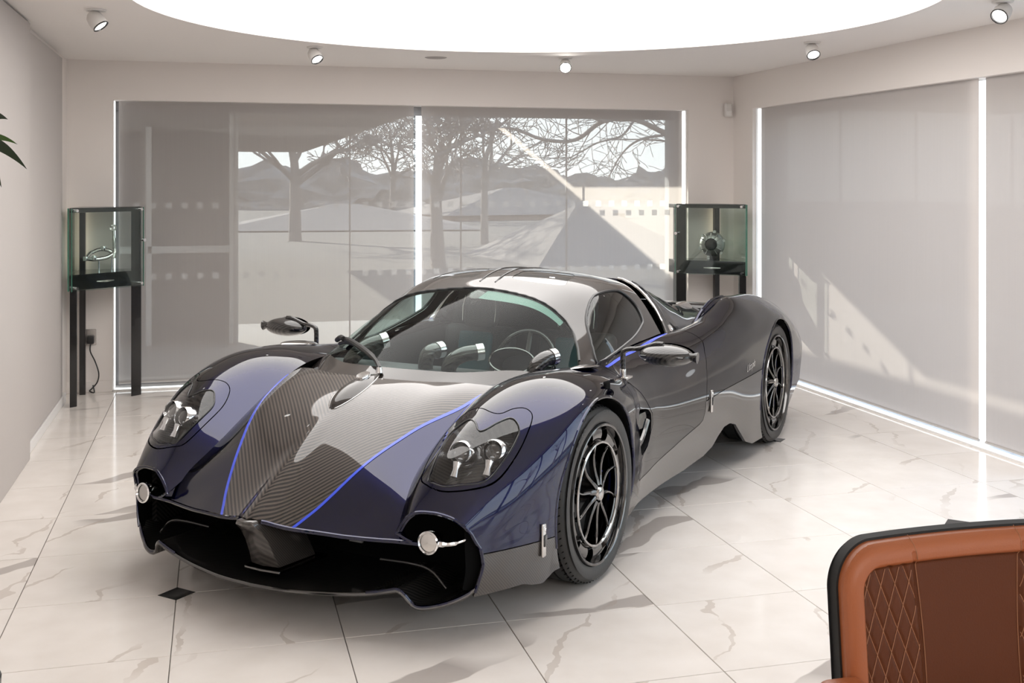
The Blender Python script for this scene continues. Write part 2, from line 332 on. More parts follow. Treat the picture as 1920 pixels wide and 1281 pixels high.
# roller blinds
def blind(p0, p1, z0, z1, m, label, group):
    """cloth between two plan points with its roller tube and hem bar"""
    r = empty('roller_blind', (p0[0], p0[1], z1), label=label, cat='blind', group=group)
    d = Vector((p1[0]-p0[0], p1[1]-p0[1], 0)); L_ = d.length; d.normalize()
    me = bpy.data.meshes.new('blind_cloth'); me.from_pydata([(0,0,z0-z1),(d.x*L_,d.y*L_,z0-z1),(d.x*L_,d.y*L_,0),(0,0,0)], [], [(0,1,2,3)])
    link('blind_cloth', me, m, r)
    MB().tube([(0,0,z0-z1+.006),(d.x*L_,d.y*L_,z0-z1+.006)], .009, 8).build('hem_bar', M['blind_bar'], r, smooth=True)
    return r
M['blind_bar'] = mat('blind_hem', (.40,.37,.35), .6)
yb = YB+.07
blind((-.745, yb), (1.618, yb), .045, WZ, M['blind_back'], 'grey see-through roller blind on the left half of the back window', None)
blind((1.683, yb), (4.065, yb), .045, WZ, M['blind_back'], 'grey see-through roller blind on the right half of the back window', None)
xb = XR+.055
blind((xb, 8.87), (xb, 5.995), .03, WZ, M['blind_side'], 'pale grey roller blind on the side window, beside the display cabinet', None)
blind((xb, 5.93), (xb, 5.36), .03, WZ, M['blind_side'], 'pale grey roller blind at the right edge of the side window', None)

# ---------------------------------------------------------------- outside
M['paving'] = mat('pale_paving', (.45,.42,.39), .85, bump=(30,.3)); M['lawn'] = mat('winter_grass', (.105,.09,.075), .9, bump=(20,.4))
M['bark'] = mat('bark', (.20,.17,.15), .9, bump=(60,.4)); M['render_wall'] = mat('grey_render', (.22,.20,.19), .8, bump=(120,.2)); M['soffit'] = mat('soffit_boards', (.20,.175,.16), .7, bump=(80,.2))
M['roof_tile'] = mat('roof_tiles', (.17,.145,.13), .8, bump=(40,.5)); M['house_wall'] = mat('house_brick', (.30,.22,.18), .85, bump=(90,.4)); M['hedge'] = mat('bare_hedge', (.27,.235,.21), .95, bump=(15,.6))
M['dark_glass'] = mat('dark_glazing', (.03,.03,.035), .05, spec=.8)
M['alu_light'] = mat('pale_frame', (.55,.53,.52), .5)
gr = MB().box((-60, YB+.34, -.3), (60, 90, -.05)).box((XR+.34, -30, -.3), (60, YB+.34, -.05)).build('ground_outside', M['lawn'], kind='structure')
MB().box((-12, YB+.34, -.05), (XR+5, 13.5, -.02)).box((XR+.34, -8, -.05), (XR+5, YB+.34, -.021)).build('path_outside', M['paving'], kind='structure')
# attached wing with its long eave, and the eave over the window
cp = empty('canopy', (1.98, 9.64, 2.4), label='long dark canopy soffit over the terrace outside the back window', cat='canopy')
def at(o, mb): mb.v = [(a-o.location.x, b-o.location.y, c-o.location.z) for a,b,c in mb.v]; return mb
at(cp, MB().box((-.55, YB+.341, 2.365), (1.975, 27, 2.393))).build('soffit', M['soffit'], cp); at(cp, MB().box((-9, YB+.341, 2.365), (-.552, 12.2, 2.393))).build('wing_roof', M['soffit'], cp)
at(cp, MB().box((1.975, YB+.341, 2.36), (2.0, 27, 2.40))).build('fascia', M['render_wall'], cp)
at(cp, MB().box((2.0, YB+.341, 2.45), (9, 11.27, 2.60))).build('front_eave', M['soffit'], cp)
for k in range(27): at(cp, MB().box((-.5, 10.2+.6*k, 2.36), (1.97, 10.225+.6*k, 2.3655))).build('soffit_board_joint', M['render_wall'], cp)
wg = empty('glazed_wing', (-1, 11.6, 0), label='dark glazed wing of the building with pale window frames outside', cat='building')
at(wg, MB().box((-9, 11.85, -.05), (.22, 12.0, 2.360))).build('wing_wall', M['render_wall'], wg)
for a, b in ((-1.7,-.72),(-.66,.13)):
    for z0, z1 in ((.05,.93),(1.0,2.15)): at(wg, MB().box((a+.04, 11.80, z0), (b-.04, 11.845, z1))).build('window', M['dark_glass'], wg)
    at(wg, MB().box((a-.02, 11.78, 0), (a+.035, 11.85, 2.2))).build('window_frame', M['alu_light'], wg); at(wg, MB().box((a, 11.78, .93), (b, 11.85, 1.0))).build('window_frame', M['alu_light'], wg)
at(wg, MB().box((.13, 11.76, 0), (.22, 11.86, 2.360))).build('corner_post', M['alu_light'], wg)
def house(x, y, w_, d, hw, hr, rz, label):
    h = empty('house', (x, y, -.1), rz, label=label, cat='house')
    MB().box((-w_/2, -d/2, 0), (w_/2, d/2, hw)).build('house_wall', M['house_wall'], h)
    o = .4; MB().add([(-w_/2-o,-d/2-o,hw),(w_/2+o,-d/2-o,hw),(w_/2+o,d/2+o,hw),(-w_/2-o,d/2+o,hw),(-w_*.05,0,hw+hr),(w_*.05,0,hw+hr)], [(3,2,1,0),(0,1,5,4),(1,2,5),(2,3,4,5),(3,0,4)]).build('roof', M['roof_tile'], h)
    for s_ in (-1,1) if hw > 1.5 else ():
        f = MB().box((s_*w_*.25-.6, -d/2-.06, 1.0), (s_*w_*.25+.6, -d/2+.02, 2.1)).build('window', M['alu_light'], h)
        MB().box((s_*w_*.25-.52, -d/2-.08, 1.06), (s_*w_*.25+.52, -d/2-.055, 2.04)).build('pane', M['dark_glass'], f)
def cam_pt(px, Y, z=0):
    """point on the ray of image column px at room depth Y"""
    u = (px-960)/FPX; t = (u*math.cos(TH)+math.sin(TH))/(-u*math.sin(TH)+math.cos(TH)); return (t*Y, Y, z)
x, y, _ = cam_pt(1098, 24); house(x, y, 4.3, 5, -.25, 1.5, .1, 'low house with dark pyramid roof behind the right half of the back window')
x, y, _ = cam_pt(650, 42); house(x, y, 8.5, 6, .1, .85, -.1, 'wide low house with hipped roof behind the left half of the back window')
x, y, _ = cam_pt(960, 52); house(x, y, 9, 6, .3, 1.2, .2, 'distant pale-roofed house between the tree trunks outside')
def cam_p3(px, py, Y):
    x, y, _ = cam_pt(px, Y); Z = math.sin(TH)*x+math.cos(TH)*y; return Vector((x, y, EYE-(py-HPX)/FPX*Z))
def grow(mb, p, d, L_, r, depth, rnd, rmin=.004):
    n = 5; pts = [p]; rs = [r]; q = p.copy(); dd = d.copy()
    for i in range(n):
        dd = (dd+Vector((rnd.uniform(-1,1), rnd.uniform(-1,1), rnd.uniform(-.8,.9)))*.2).normalized(); q = q+dd*(L_/n); pts.append(q.copy()); rs.append(max(rmin, r*(1-.42*(i+1)/n)))
    mb.tube(pts, rs, 6 if depth > 2 else 3, cap=False)
    if depth <= 0: return
    for k in range(3):
        i = rnd.choice([1,2,3,4,5]) if k else 5
        ax = Vector((rnd.uniform(-1,1), rnd.uniform(-1,1), rnd.uniform(-.45,.6))).normalized()
        grow(mb, pts[i], (dd*.7+ax*.8).normalized(), L_*rnd.uniform(.62,.85), max(rmin, rs[i]*rnd.uniform(.5,.72)), depth-1, rnd, rmin)
def tree(px, Y, L_, r, seed, lean, label, depth=5, bl=.8):
    rnd = random.Random(seed); x, y, _ = cam_pt(px, Y); t = empty('bare_tree', (x, y, -.08), label=label, cat='tree', group='bare trees outside')
    mb = MB(); mb.tube([(0,0,0), (lean*.3,0,L_*.5), (lean*.6,0,L_)], [r*1.25, r, r*.9], 10, cap=False); mb.build('trunk', M['bark'], t, smooth=True, fix=False)
    mb = MB(); p = Vector((lean*.6,0,L_))
    for k in range(4): grow(mb, p-Vector((0,0,.12*k)), Vector((lean+rnd.uniform(-.9,.9)*(k>0), rnd.uniform(-.5,.5), .9)).normalized(), L_*bl, r*(.8 if k == 0 else .55), depth, rnd, .0022*Y**.5)
    mb.build('branches', M['bark'], t, smooth=True, fix=False)
tree(553, 33, 2.0, .16, 3, .0, 'bare forking tree outside, left of the middle of the back window')
tree(822, 22, 1.5, .13, 11, -.10, 'bare tree with the thickest trunk, just right of the gap between the blinds', bl=.7)
tree(908, 30, 2.0, .10, 5, .02, 'thin straight bare tree outside, right of the thick trunk')
tree(735, 52, 2.2, .13, 9, .1, 'far bare tree behind the gap between the blinds')
# boughs reaching in from the right
rnd = random.Random(21); x, y, _ = cam_pt(1420, 14); t = empty('bare_tree', (x, y, -.08), label='bare tree whose boughs reach in from the right of the back window', cat='tree', group='bare trees outside')
loc_ = lambda p: p-Vector((x, y, -.08))
MB().tube([(0,0,0),(.02,0,1.4),(0,0,2.9)], [.2,.17,.15], 10, cap=False).build('trunk', M['bark'], t, smooth=True, fix=False)
mb = MB()
for path, r0 in (([(1420,262),(1330,262),(1255,252),(1190,224),(1130,228),(1080,262),(1020,262),(950,240),(880,262),(820,292)], .045), ([(1130,228),(1080,205),(1030,170)], .03), ([(1190,224),(1165,255),(1120,268),(1080,290),(1000,330)], .018), ([(1255,252),(1200,262),(1165,290),(1135,345)], .02), ([(1330,262),(1270,225),(1215,195),(1150,180)], .028), ([(1020,262),(975,290),(930,330)], .014), ([(1420,300),(1330,280),(1270,268),(1215,262),(1150,262)], .022)):
    pts = [loc_(cam_p3(a, b, 14+.15*math.sin(i*2.1+r0*99))) for i, (a, b) in enumerate(path)]; pts = [Vector(p) for p in bez(pts, 4)]; n = len(pts)
    mb.tube(pts, [r0*(1-.72*i/n) for i in range(n)], 6, cap=False)
    for i in range(3, n, 2):
        d = (pts[min(i+1,n-1)]-pts[i-1]).normalized(); grow(mb, pts[i], (d*.6+Vector((rnd.uniform(-.8,.4), rnd.uniform(-.6,.6), rnd.uniform(-.9,.7)))).normalized(), rnd.uniform(.25,.6), r0*.32*(1-.6*i/n), 2, rnd, .0045)
mb.build('branches', M['bark'], t, smooth=True, fix=False)
for k, (px, Y, h_, w_) in enumerate([(600,50,2.8,9),(760,48,2.0,7),(900,52,3.0,10),(1040,50,2.3,7),(1150,47,1.9,6),(1230,45,2.6,6)]):
    x, y, _ = cam_pt(px, Y+24+k*6.5); rnd = random.Random(k); mb = MB()
    me = bpy.data.meshes.new('far_trees'); b = bmesh.new(); bmesh.ops.create_icosphere(b, subdivisions=4, radius=1)
    for v in b.verts: v.co *= 1+rnd.uniform(-.2,.2)+.12*math.sin(9*v.co.x+k)*math.cos(7*v.co.z)
    b.to_mesh(me); b.free(); o = link('far_treetop', me, M['hedge'], label=['broad far treetop left of the middle','low far treetop behind the house roof','widest far treetop near the middle','far treetop right of the middle','small far treetop before the right boughs','far treetop at the right end of the skyline'][k], cat='tree'); o.location = (x, y, -.3); o.scale = (w_*.75, 1.3, h_*1.15)
for k, (x, y) in enumerate([(10,1.5),(11,5),(9.5,-2.5)]):
    rnd = random.Random(50+k); t = empty('bare_tree', (x, y, -.08), label=['bare tree outside the side windows, middle one','bare tree outside the side windows, farthest from the camera','bare tree outside the side windows, nearest the wall behind the camera'][k], cat='tree', group='bare trees outside')
    MB().tube([(0,0,0),(0,.05,1),(0,.1,2)], [.2,.17,.15], 10, cap=False).build('trunk', M['bark'], t, smooth=True, fix=False); mb = MB()
    for q in range(3): grow(mb, Vector((0,.1,2)), Vector((rnd.uniform(-.6,.6),rnd.uniform(-.6,.6),1)).normalized(), 1.6, .1, 4, rnd)
    mb.build('branches', M['bark'], t, smooth=True, fix=False)
# ---------------------------------------------------------------- numeric helpers for the car body surfaces
def pchip(xk, yk, x):
    xk = np.asarray(xk, float); yk = np.asarray(yk, float); x = np.asarray(x, float)
    h = np.diff(xk); d = np.diff(yk) / h
    m = np.zeros_like(yk)
    for i in range(1, len(xk) - 1):
        if d[i-1] * d[i] > 0:
            w1 = 2*h[i] + h[i-1]; w2 = h[i] + 2*h[i-1]
            m[i] = (w1 + w2) / (w1/d[i-1] + w2/d[i])
    m[0] = d[0]; m[-1] = d[-1]
    i = np.clip(np.searchsorted(xk, x) - 1, 0, len(h) - 1)
    t = (x - xk[i]) / h[i]
    y = ((1+2*t)*(1-t)**2)*yk[i] + t*(1-t)**2*h[i]*m[i] + t*t*(3-2*t)*yk[i+1] + t*t*(t-1)*h[i]*m[i+1]
    y = np.where(x < xk[0], yk[0] + m[0]*(x - xk[0]), y)
    return np.where(x > xk[-1], yk[-1] + m[-1]*(x - xk[-1]), y)

def gsmooth(a, sig):
    """gaussian smoothing along axis 0 with odd (point-reflected) ends"""
    if sig <= 0: return a
    n = int(math.ceil(3*sig)); k = np.exp(-.5*(np.arange(-n, n+1)/sig)**2); k /= k.sum()
    lo = 2*a[0] - a[n:0:-1]; hi = 2*a[-1] - a[-2:-n-2:-1]
    p = np.concatenate([lo, a, hi], 0)
    out = np.zeros_like(a)
    for j, w in enumerate(k): out += w * p[j:j+len(a)]
    return out

def ncs(tk, P, t):
    """natural cubic spline through P[k, ...] at tk, evaluated at t"""
    n = len(tk); h = np.diff(tk)
    A = np.eye(n); R = np.zeros_like(P)
    for i in range(1, n-1):
        A[i, i-1] = h[i-1]; A[i, i] = 2*(h[i-1]+h[i]); A[i, i+1] = h[i]
        R[i] = 6*((P[i+1]-P[i])/h[i] - (P[i]-P[i-1])/h[i-1])
    M = np.linalg.solve(A, R.reshape(n, -1)).reshape(P.shape)
    i = np.clip(np.searchsorted(tk, t) - 1, 0, n-2)
    sh = (-1,) + (1,)*(P.ndim-1)
    a = ((tk[i+1]-t)/h[i]).reshape(sh); b = 1 - a; hh = h[i].reshape(sh)
    return a*P[i] + b*P[i+1] + ((a**3-a)*M[i] + (b**3-b)*M[i+1])*hh*hh/6

def loft(lines, x0, x1, dx, ns, sig=.04, mirror=False):
    """lines: list of knot arrays (x,y,z).  returns grid P[nx,ns,3] and s (line index as float)"""
    xs = np.arange(x0, x1 + dx*.5, dx)
    L = []
    for k in lines:
        k = np.asarray(k, float)
        y = pchip(k[:, 0], k[:, 1], xs); z = pchip(k[:, 0], k[:, 2], xs)
        L.append(np.stack([xs, gsmooth(y, sig/dx), gsmooth(z, sig/dx)], 1))
    L = np.array(L)                                   # K,nx,3
    idx = np.arange(len(L), dtype=float)
    if mirror:
        Lm = L[1:][::-1].copy(); Lm[:, :, 1] *= -1
        L = np.concatenate([Lm, L], 0); idx = np.concatenate([-idx[1:][::-1], idx])
    seg = np.linalg.norm(np.diff(L, axis=0), axis=2).mean(1)
    tk = np.concatenate([[0], np.cumsum(seg)])
    t = np.linspace(0, tk[-1], ns)
    P = ncs(tk, L, t).transpose(1, 0, 2)
    s = np.interp(t, tk, idx)
    return P, s

# ---------------------------------------------------------------- car body data: x rearwards from the front axle, y to the car's left, z up
def K3(xs, ys, zs): return np.array([xs, ys, zs], float).T
FX = [-.95,-.888,-.823,-.774,-.7,-.6,-.5,-.4,-.3,-.2,-.1,0,.12,.25,.4,.6,.8,1.0,1.4,1.8,2.02,2.3,2.6,2.8,3.1,3.4,3.55]
FLANK = [
 K3(FX,[.575,.562,.537,.518,.50,.491,.491,.49,.495,.505,.52,.54,.57,.595,.63,.67,.69,.70,.69,.62,.59,.58,.57,.56,.555,.55,.55],
       [.325,.372,.412,.450,.505,.566,.618,.664,.71,.748,.773,.785,.787,.783,.78,.785,.80,.82,.83,.80,.79,.79,.78,.77,.745,.70,.66]),
 K3(FX,[.625,.612,.592,.578,.568,.57,.575,.58,.585,.59,.60,.61,.625,.645,.67,.70,.715,.725,.72,.68,.665,.665,.665,.66,.655,.65,.64],
       [.40,.430,.488,.530,.588,.655,.708,.75,.783,.806,.818,.82,.812,.802,.79,.79,.805,.822,.835,.805,.800,.845,.88,.865,.82,.755,.70]),
 K3(FX,[.70,.70,.70,.70,.705,.715,.725,.735,.74,.745,.75,.755,.757,.76,.765,.77,.765,.765,.775,.77,.775,.79,.80,.80,.80,.79,.78],
       [.36,.405,.487,.565,.632,.705,.757,.794,.822,.842,.85,.85,.842,.828,.808,.79,.79,.805,.825,.842,.890,.952,.945,.925,.87,.79,.73]),
 K3(FX,[.735,.764,.792,.813,.838,.859,.875,.885,.89,.895,.90,.90,.90,.895,.885,.87,.86,.86,.875,.90,.91,.92,.92,.92,.915,.90,.89],
       [.345,.385,.43,.475,.545,.63,.70,.747,.783,.806,.815,.815,.806,.79,.765,.735,.725,.735,.765,.83,.87,.91,.90,.875,.82,.73,.67]),
 K3(FX,[.735,.77,.806,.833,.873,.915,.946,.967,.978,.985,.99,.99,.985,.975,.955,.92,.905,.905,.93,.965,.98,.99,.995,.995,.985,.965,.95],
       [.32,.342,.372,.40,.455,.53,.60,.655,.70,.73,.745,.747,.74,.72,.69,.66,.655,.66,.69,.74,.775,.82,.82,.80,.74,.64,.58]),
 K3([-.95,-.888,-.823,-.7,-.6,-.5,-.4,-.3,-.1,.1,.3,.5,.7,1.0,1.4,1.8,2.2,2.6,2.8,3.1,3.4,3.55],
    [.735,.770,.808,.876,.921,.958,.984,.998,1.005,1.003,.985,.95,.918,.92,.948,.98,1.0,1.01,1.01,1.0,.98,.965],
    [.275,.29,.31,.36,.42,.47,.51,.54,.57,.56,.54,.52,.515,.53,.55,.58,.62,.64,.63,.58,.52,.47]),
 K3([-.95,-.888,-.7,-.5,-.3,0,.3,.5,.7,1.0,1.4,1.8,2.3,2.8,3.4,3.55],
    [.735,.772,.876,.957,.995,1.005,.985,.945,.91,.91,.935,.965,1.0,1.005,.97,.955],
    [.235,.242,.285,.32,.35,.37,.36,.345,.345,.36,.37,.38,.40,.40,.38,.36]),
 K3([-.95,-.888,-.7,-.5,-.3,0,.5,.9,1.4,1.8,2.3,2.8,3.55],
    [.715,.748,.855,.94,.972,.97,.90,.87,.885,.92,.97,.98,.94],
    [.15,.15,.14,.12,.11,.11,.12,.13,.13,.13,.08,.10,.2]),
]
CX = [-.25,-.17,0,.15,.307,.5,.65,.75,.85,.95,1.05,1.2,1.4,1.6,1.8]
CABIN = [
 K3(CX,[0]*15,[.765,.80,.872,.932,.985,1.045,1.086,1.113,1.146,1.170,1.180,1.175,1.155,1.12,1.07]),
 K3(CX,[.1,.13,.18,.2,.2,.2,.2,.2,.2,.2,.2,.2,.2,.2,.2],[.758,.79,.855,.918,.972,1.034,1.078,1.107,1.138,1.161,1.171,1.167,1.147,1.112,1.06]),
 K3(CX,[.2,.25,.32,.37,.39,.4,.4,.4,.4,.4,.4,.4,.4,.4,.4],[.74,.768,.815,.872,.932,1.0,1.05,1.078,1.107,1.13,1.141,1.14,1.12,1.085,1.03]),
 K3(CX,[.3,.35,.42,.48,.5,.51,.51,.51,.51,.51,.51,.51,.51,.51,.51],[.72,.745,.785,.83,.88,.945,.99,1.025,1.06,1.085,1.10,1.10,1.082,1.045,.99]),
 K3(CX,[.38,.43,.49,.55,.575,.59,.59,.585,.58,.58,.58,.58,.585,.59,.6],[.70,.72,.755,.79,.83,.885,.92,.955,.99,1.02,1.04,1.045,1.025,.985,.93]),
 K3(CX,[.45,.5,.55,.61,.635,.65,.652,.65,.65,.65,.65,.652,.66,.67,.68],[.68,.70,.725,.755,.785,.82,.85,.88,.905,.925,.945,.95,.935,.91,.87]),
 K3(CX,[.52,.56,.6,.655,.675,.69,.695,.70,.705,.71,.715,.72,.73,.735,.74],[.66,.675,.695,.72,.745,.77,.785,.80,.812,.82,.828,.832,.84,.84,.83]),
]
EX_ = [1.35,1.6,1.9,2.3,2.8,3.3,3.55]
DECK = [
 K3(EX_,[0]*7,[1.16,1.116,1.05,.96,.87,.80,.77]),
 K3(EX_,[.25,.25,.24,.22,.2,.2,.2],[1.15,1.106,1.04,.95,.86,.79,.765]),
 K3(EX_,[.46,.46,.44,.4,.36,.34,.34],[1.115,1.085,1.015,.915,.835,.775,.75]),
 K3(EX_,[.60,.60,.57,.52,.48,.46,.46],[1.03,1.0,.94,.86,.80,.75,.73]),
 K3(EX_,[.68,.67,.64,.59,.56,.54,.54],[.94,.915,.87,.815,.775,.73,.70]),
 K3(EX_,[.74,.73,.69,.64,.62,.61,.6],[.82,.815,.80,.775,.75,.71,.67]),
]
HX = [-1.06,-1.03,-1.0,-.95,-.9,-.85,-.8,-.7,-.6,-.5,-.4,-.3,-.2,-.1,.0,.06]
HOODL = [K3(HX,[y]*16,z) for y, z in (
 (0,[.345,.372,.393,.426,.461,.498,.535,.605,.668,.722,.760,.785,.800,.809,.815,.818]),
 (.15,[.310,.338,.363,.404,.444,.485,.524,.597,.662,.716,.755,.781,.797,.807,.813,.816]),
 (.30,[.258,.286,.315,.362,.413,.460,.507,.581,.645,.699,.741,.771,.789,.800,.807,.810]),
 (.42,[.190,.222,.255,.310,.362,.424,.481,.549,.610,.668,.717,.755,.778,.790,.797,.800]),
 (.52,[.165,.195,.222,.268,.320,.386,.446,.505,.556,.606,.656,.703,.746,.770,.781,.785]),
 (.66,[.150,.178,.202,.245,.302,.365,.405,.455,.500,.545,.592,.640,.690,.730,.755,.760]))]
def hood_fn():
    P, s_ = loft(HOODL, -1.07, .07, .01, 161, sig=.03, mirror=True); ys = P[0,:,1]; Z = P[:,:,2]; x0 = P[0,0,0]; nx = len(P)
    def f(q):
        q = np.asarray(q, float); sh = q.shape[:-1]; q = q.reshape(-1, 2); a = np.clip((q[:,0]-x0)/.01, 0, nx-1.001); b = np.interp(q[:,1], ys, np.arange(len(ys))); b = np.clip(b, 0, len(ys)-1.001)
        i = a.astype(int); j = b.astype(int); u = a-i; v = b-j
        return (Z[i,j]*(1-u)*(1-v)+Z[i+1,j]*u*(1-v)+Z[i,j+1]*(1-u)*v+Z[i+1,j+1]*u*v).reshape(sh)
    return f
def hood_lip(y):        # x of the hood's leading edge
    return pchip([0,.035,.07,.1,.156,.22,.27,.35,.42,.48,.54,.6,.64,.8],[-1.04,-1.025,-1.005,-.997,-.986,-.971,-.958,-.934,-.909,-.888,-.872,-.863,-.859,-.845], np.abs(y))
def spine(x, y):        # raised ridge down the middle of the hood
    a = np.interp(x, [-1.06,-.9,-.75,-.55],[.034,.028,.016,0.]); w = np.interp(x,[-1.06,-.9,-.55],[.05,.045,.03])
    return a*np.exp(-(np.abs(y)/w)**2.2*.7)
# ---------------------------------------------------------------- the car: surface toolkit
PSI = math.radians(27.752+14.818)
CARX, CARY = .812, 5.019
car = empty('sports_car', (CARX, CARY, 0), PI/2-PSI, label='dark blue and carbon-fibre low sports car with bright blue pinstripes', cat='car')
# design coordinates: x rearwards from the front axle, y towards the car's left side, z up (mesh data stores y negated)

def S_grid(P, s=None):
    nx, ns = P.shape[:2]; du = np.gradient(P, axis=0); dv = np.gradient(P, axis=1); n = np.cross(du, dv); n /= np.linalg.norm(n, axis=2, keepdims=True)+1e-12
    i = np.arange(nx*ns).reshape(nx, ns); a, b, c, d = i[:-1,:-1].ravel(), i[1:,:-1].ravel(), i[1:,1:].ravel(), i[:-1,1:].ravel()
    A = np.zeros((nx*ns, 1)) if s is None else np.broadcast_to(np.asarray(s)[None, :], (nx, ns)).reshape(-1, 1).copy()
    return dict(V=P.reshape(-1,3).copy(), N=n.reshape(-1,3), A=A, T=np.concatenate([np.stack([a,b,c],1), np.stack([a,c,d],1)]))
def S_clean(S):
    u, inv = np.unique(S['T'], return_inverse=True); return dict(V=S['V'][u], N=S['N'][u], A=S['A'][u], T=inv.reshape(-1,3))
def clip(S, phi):
    """keep the part of the surface where phi > 0, cutting triangles exactly"""
    V, N, A, T = S['V'], S['N'], S['A'], S['T']; phi = np.where(np.abs(phi) < 1e-9, 1e-9, phi)
    ins = phi[T] > 0; cnt = ins.sum(1); keep = [T[cnt == 3]]; edges = []; specs = []
    for c in (1, 2):
        Q = T[cnt == c]
        if not len(Q): continue
        q = ins[cnt == c]; odd = np.argmax(q if c == 1 else ~q, axis=1); r = np.arange(len(Q))
        a, b, d = Q[r, odd], Q[r, (odd+1) % 3], Q[r, (odd+2) % 3]; specs.append((c, a, b, d)); edges += [np.stack([a,b],1), np.stack([a,d],1)]
    if edges:
        E = np.sort(np.concatenate(edges), axis=1); ue, inv = np.unique(E, axis=0, return_inverse=True); inv = inv.ravel()
        t = phi[ue[:,0]]/(phi[ue[:,0]]-phi[ue[:,1]]); t = t[:, None]; base = len(V)
        lerp = lambda X: X[ue[:,0]]*(1-t)+X[ue[:,1]]*t
        Nn = lerp(N); Nn /= np.linalg.norm(Nn, axis=1, keepdims=True)+1e-12
        V = np.concatenate([V, lerp(V)]); A = np.concatenate([A, lerp(A)]); N = np.concatenate([N, Nn]); o = 0
        for c, a, b, d in specs:
            n = len(a); e1 = base+inv[o:o+n]; e2 = base+inv[o+n:o+2*n]; o += 2*n
            if c == 1: keep.append(np.stack([a, e1, e2], 1))
            else: keep += [np.stack([e1, b, d], 1), np.stack([e1, d, e2], 1)]
    return S_clean(dict(V=V, N=N, A=A, T=np.concatenate(keep)))
def S_mirror(S): return dict(V=S['V']*[1,-1,1], N=S['N']*[1,-1,1], A=S['A'], T=S['T'][:, ::-1])
def S_off(S, d): return dict(V=S['V']+S['N']*d, N=S['N'], A=S['A'], T=S['T'])
def S_flip(S): return dict(V=S['V'], N=-S['N'], A=S['A'], T=S['T'][:, ::-1])
def S_join(*L_):
    V = []; N = []; A = []; T = []; n = 0
    for S in L_: V.append(S['V']); N.append(S['N']); A.append(S['A']); T.append(S['T']+n); n += len(S['V'])
    return dict(V=np.concatenate(V), N=np.concatenate(N), A=np.concatenate(A), T=np.concatenate(T))
def S_bound(S):
    T = S['T']; E = np.concatenate([T[:, [0,1]], T[:, [1,2]], T[:, [2,0]]]); k = np.sort(E, 1); key = k[:,0].astype(np.int64)*(k.max()+1)+k[:,1]
    u, inv, c = np.unique(key, return_inverse=True, return_counts=True); return E[c[inv.ravel()] == 1]
def S_flange(S, depth, d=None):
    E = S_bound(S); i, j = E[:,0], E[:,1]; V, N = S['V'], S['N']
    off = -N*depth if d is None else np.broadcast_to(np.asarray(d)*depth, V.shape)
    a, b, c, e = V[j], V[i], V[i]+off[i], V[j]+off[j]; n = np.cross(b-a, c-a); n /= np.linalg.norm(n, axis=1, keepdims=True)+1e-12; m = len(E)
    VV = np.concatenate([a,b,c,e]); r = np.arange(m)
    return dict(V=VV, N=np.concatenate([n]*4), A=np.concatenate([S['A'][j],S['A'][i],S['A'][i],S['A'][j]]), T=np.concatenate([np.stack([r, r+m, r+2*m],1), np.stack([r, r+2*m, r+3*m],1)]))
def sd_poly(Q, poly):
    """signed distance to a closed polygon, positive inside"""
    poly = np.asarray(poly, float); d = np.full(len(Q), 1e9); ins = np.zeros(len(Q), bool)
    for a, b in zip(poly, np.roll(poly, -1, 0)):
        ab = b-a; t = np.clip(((Q-a)@ab)/(ab@ab+1e-15), 0, 1); d = np.minimum(d, np.linalg.norm(Q-a-t[:, None]*ab, axis=1))
        cr = (a[1] > Q[:,1]) != (b[1] > Q[:,1]); xi = a[0]+(Q[:,1]-a[1])*(b[0]-a[0])/(b[1]-a[1]+1e-15); ins ^= cr & (Q[:,0] < xi)
    return np.where(ins, d, -d)
def cobj(name, S, m, parent=None, flange=0., **kw):
    parent = parent or car
    if flange: S = S_join(S, S_flange(S, flange))
    V = S['V']*[1,-1,1]; N = S['N']*[1,-1,1]; T = S['T'][:, ::-1]
    me = bpy.data.meshes.new(name); me.vertices.add(len(V)); me.vertices.foreach_set('co', V.ravel()); me.loops.add(T.size); me.loops.foreach_set('vertex_index', T.ravel().astype(np.int32))
    me.polygons.add(len(T)); me.polygons.foreach_set('loop_start', np.arange(0, T.size, 3, dtype=np.int32)); me.polygons.foreach_set('loop_total', np.full(len(T), 3, np.int32)); me.update(calc_edges=True)
    me.polygons.foreach_set('use_smooth', [True]*len(T)); me.normals_split_custom_set_from_vertices(N.tolist())
    return link(name, me, m, parent, **kw)
def cmb(name, mb, m, parent=None, smooth=True, **kw):
    mb.v = [(a, -b, c) for a, b, c in mb.v]; return mb.build(name, m, parent or car, smooth=smooth, **kw)
def both(fn):
    fn(1); fn(-1)

# materials of the car
M['paint'] = mat('midnight_blue_paint', (.0028,.0042,.036), .30, 1., coat=1.0, coat_ior=1.60, coat_rough=.012); P_(M['paint']).inputs['Specular Tint'].default_value = (.03,.045,.20,1)
M['blue_line'] = mat('bright_blue_line', (.035,.085,.80), .35, .1, coat=1.0)
M['carbon'] = mat_carbon('carbon_hood', dark=(.006,.005,.005), light=(.085,.068,.058)); M['carbon_side'] = mat_carbon('carbon_side', axis=(.75,0,.66), pitch=.0075, light=(.075,.066,.06), dark=(.042,.037,.034)); M['carbon_roof'] = mat_carbon('carbon_roof', pitch=.006, light=(.034,.027,.023), dark=(.015,.012,.011))
M['carbon_dark'] = mat_carbon('carbon_dark', pitch=.012, dark=(.006,.006,.006), light=(.035,.032,.03), axis=(.6,.5,.6))
M['car_black'] = mat('car_black_trim', (.010,.010,.011), .35, coat=.3); M['void'] = mat('unlit_black', (.003,.003,.003), .9, spec=.1)
M['windscreen'] = mat_glass('windscreen_glass', (.84,.93,.90), .4); M['sideglass'] = mat_glass('side_glass', (.62,.72,.70), 1.5, 1.6); M['lens'] = mat_glass('lamp_lens', (.95,.96,.97), 1.8)
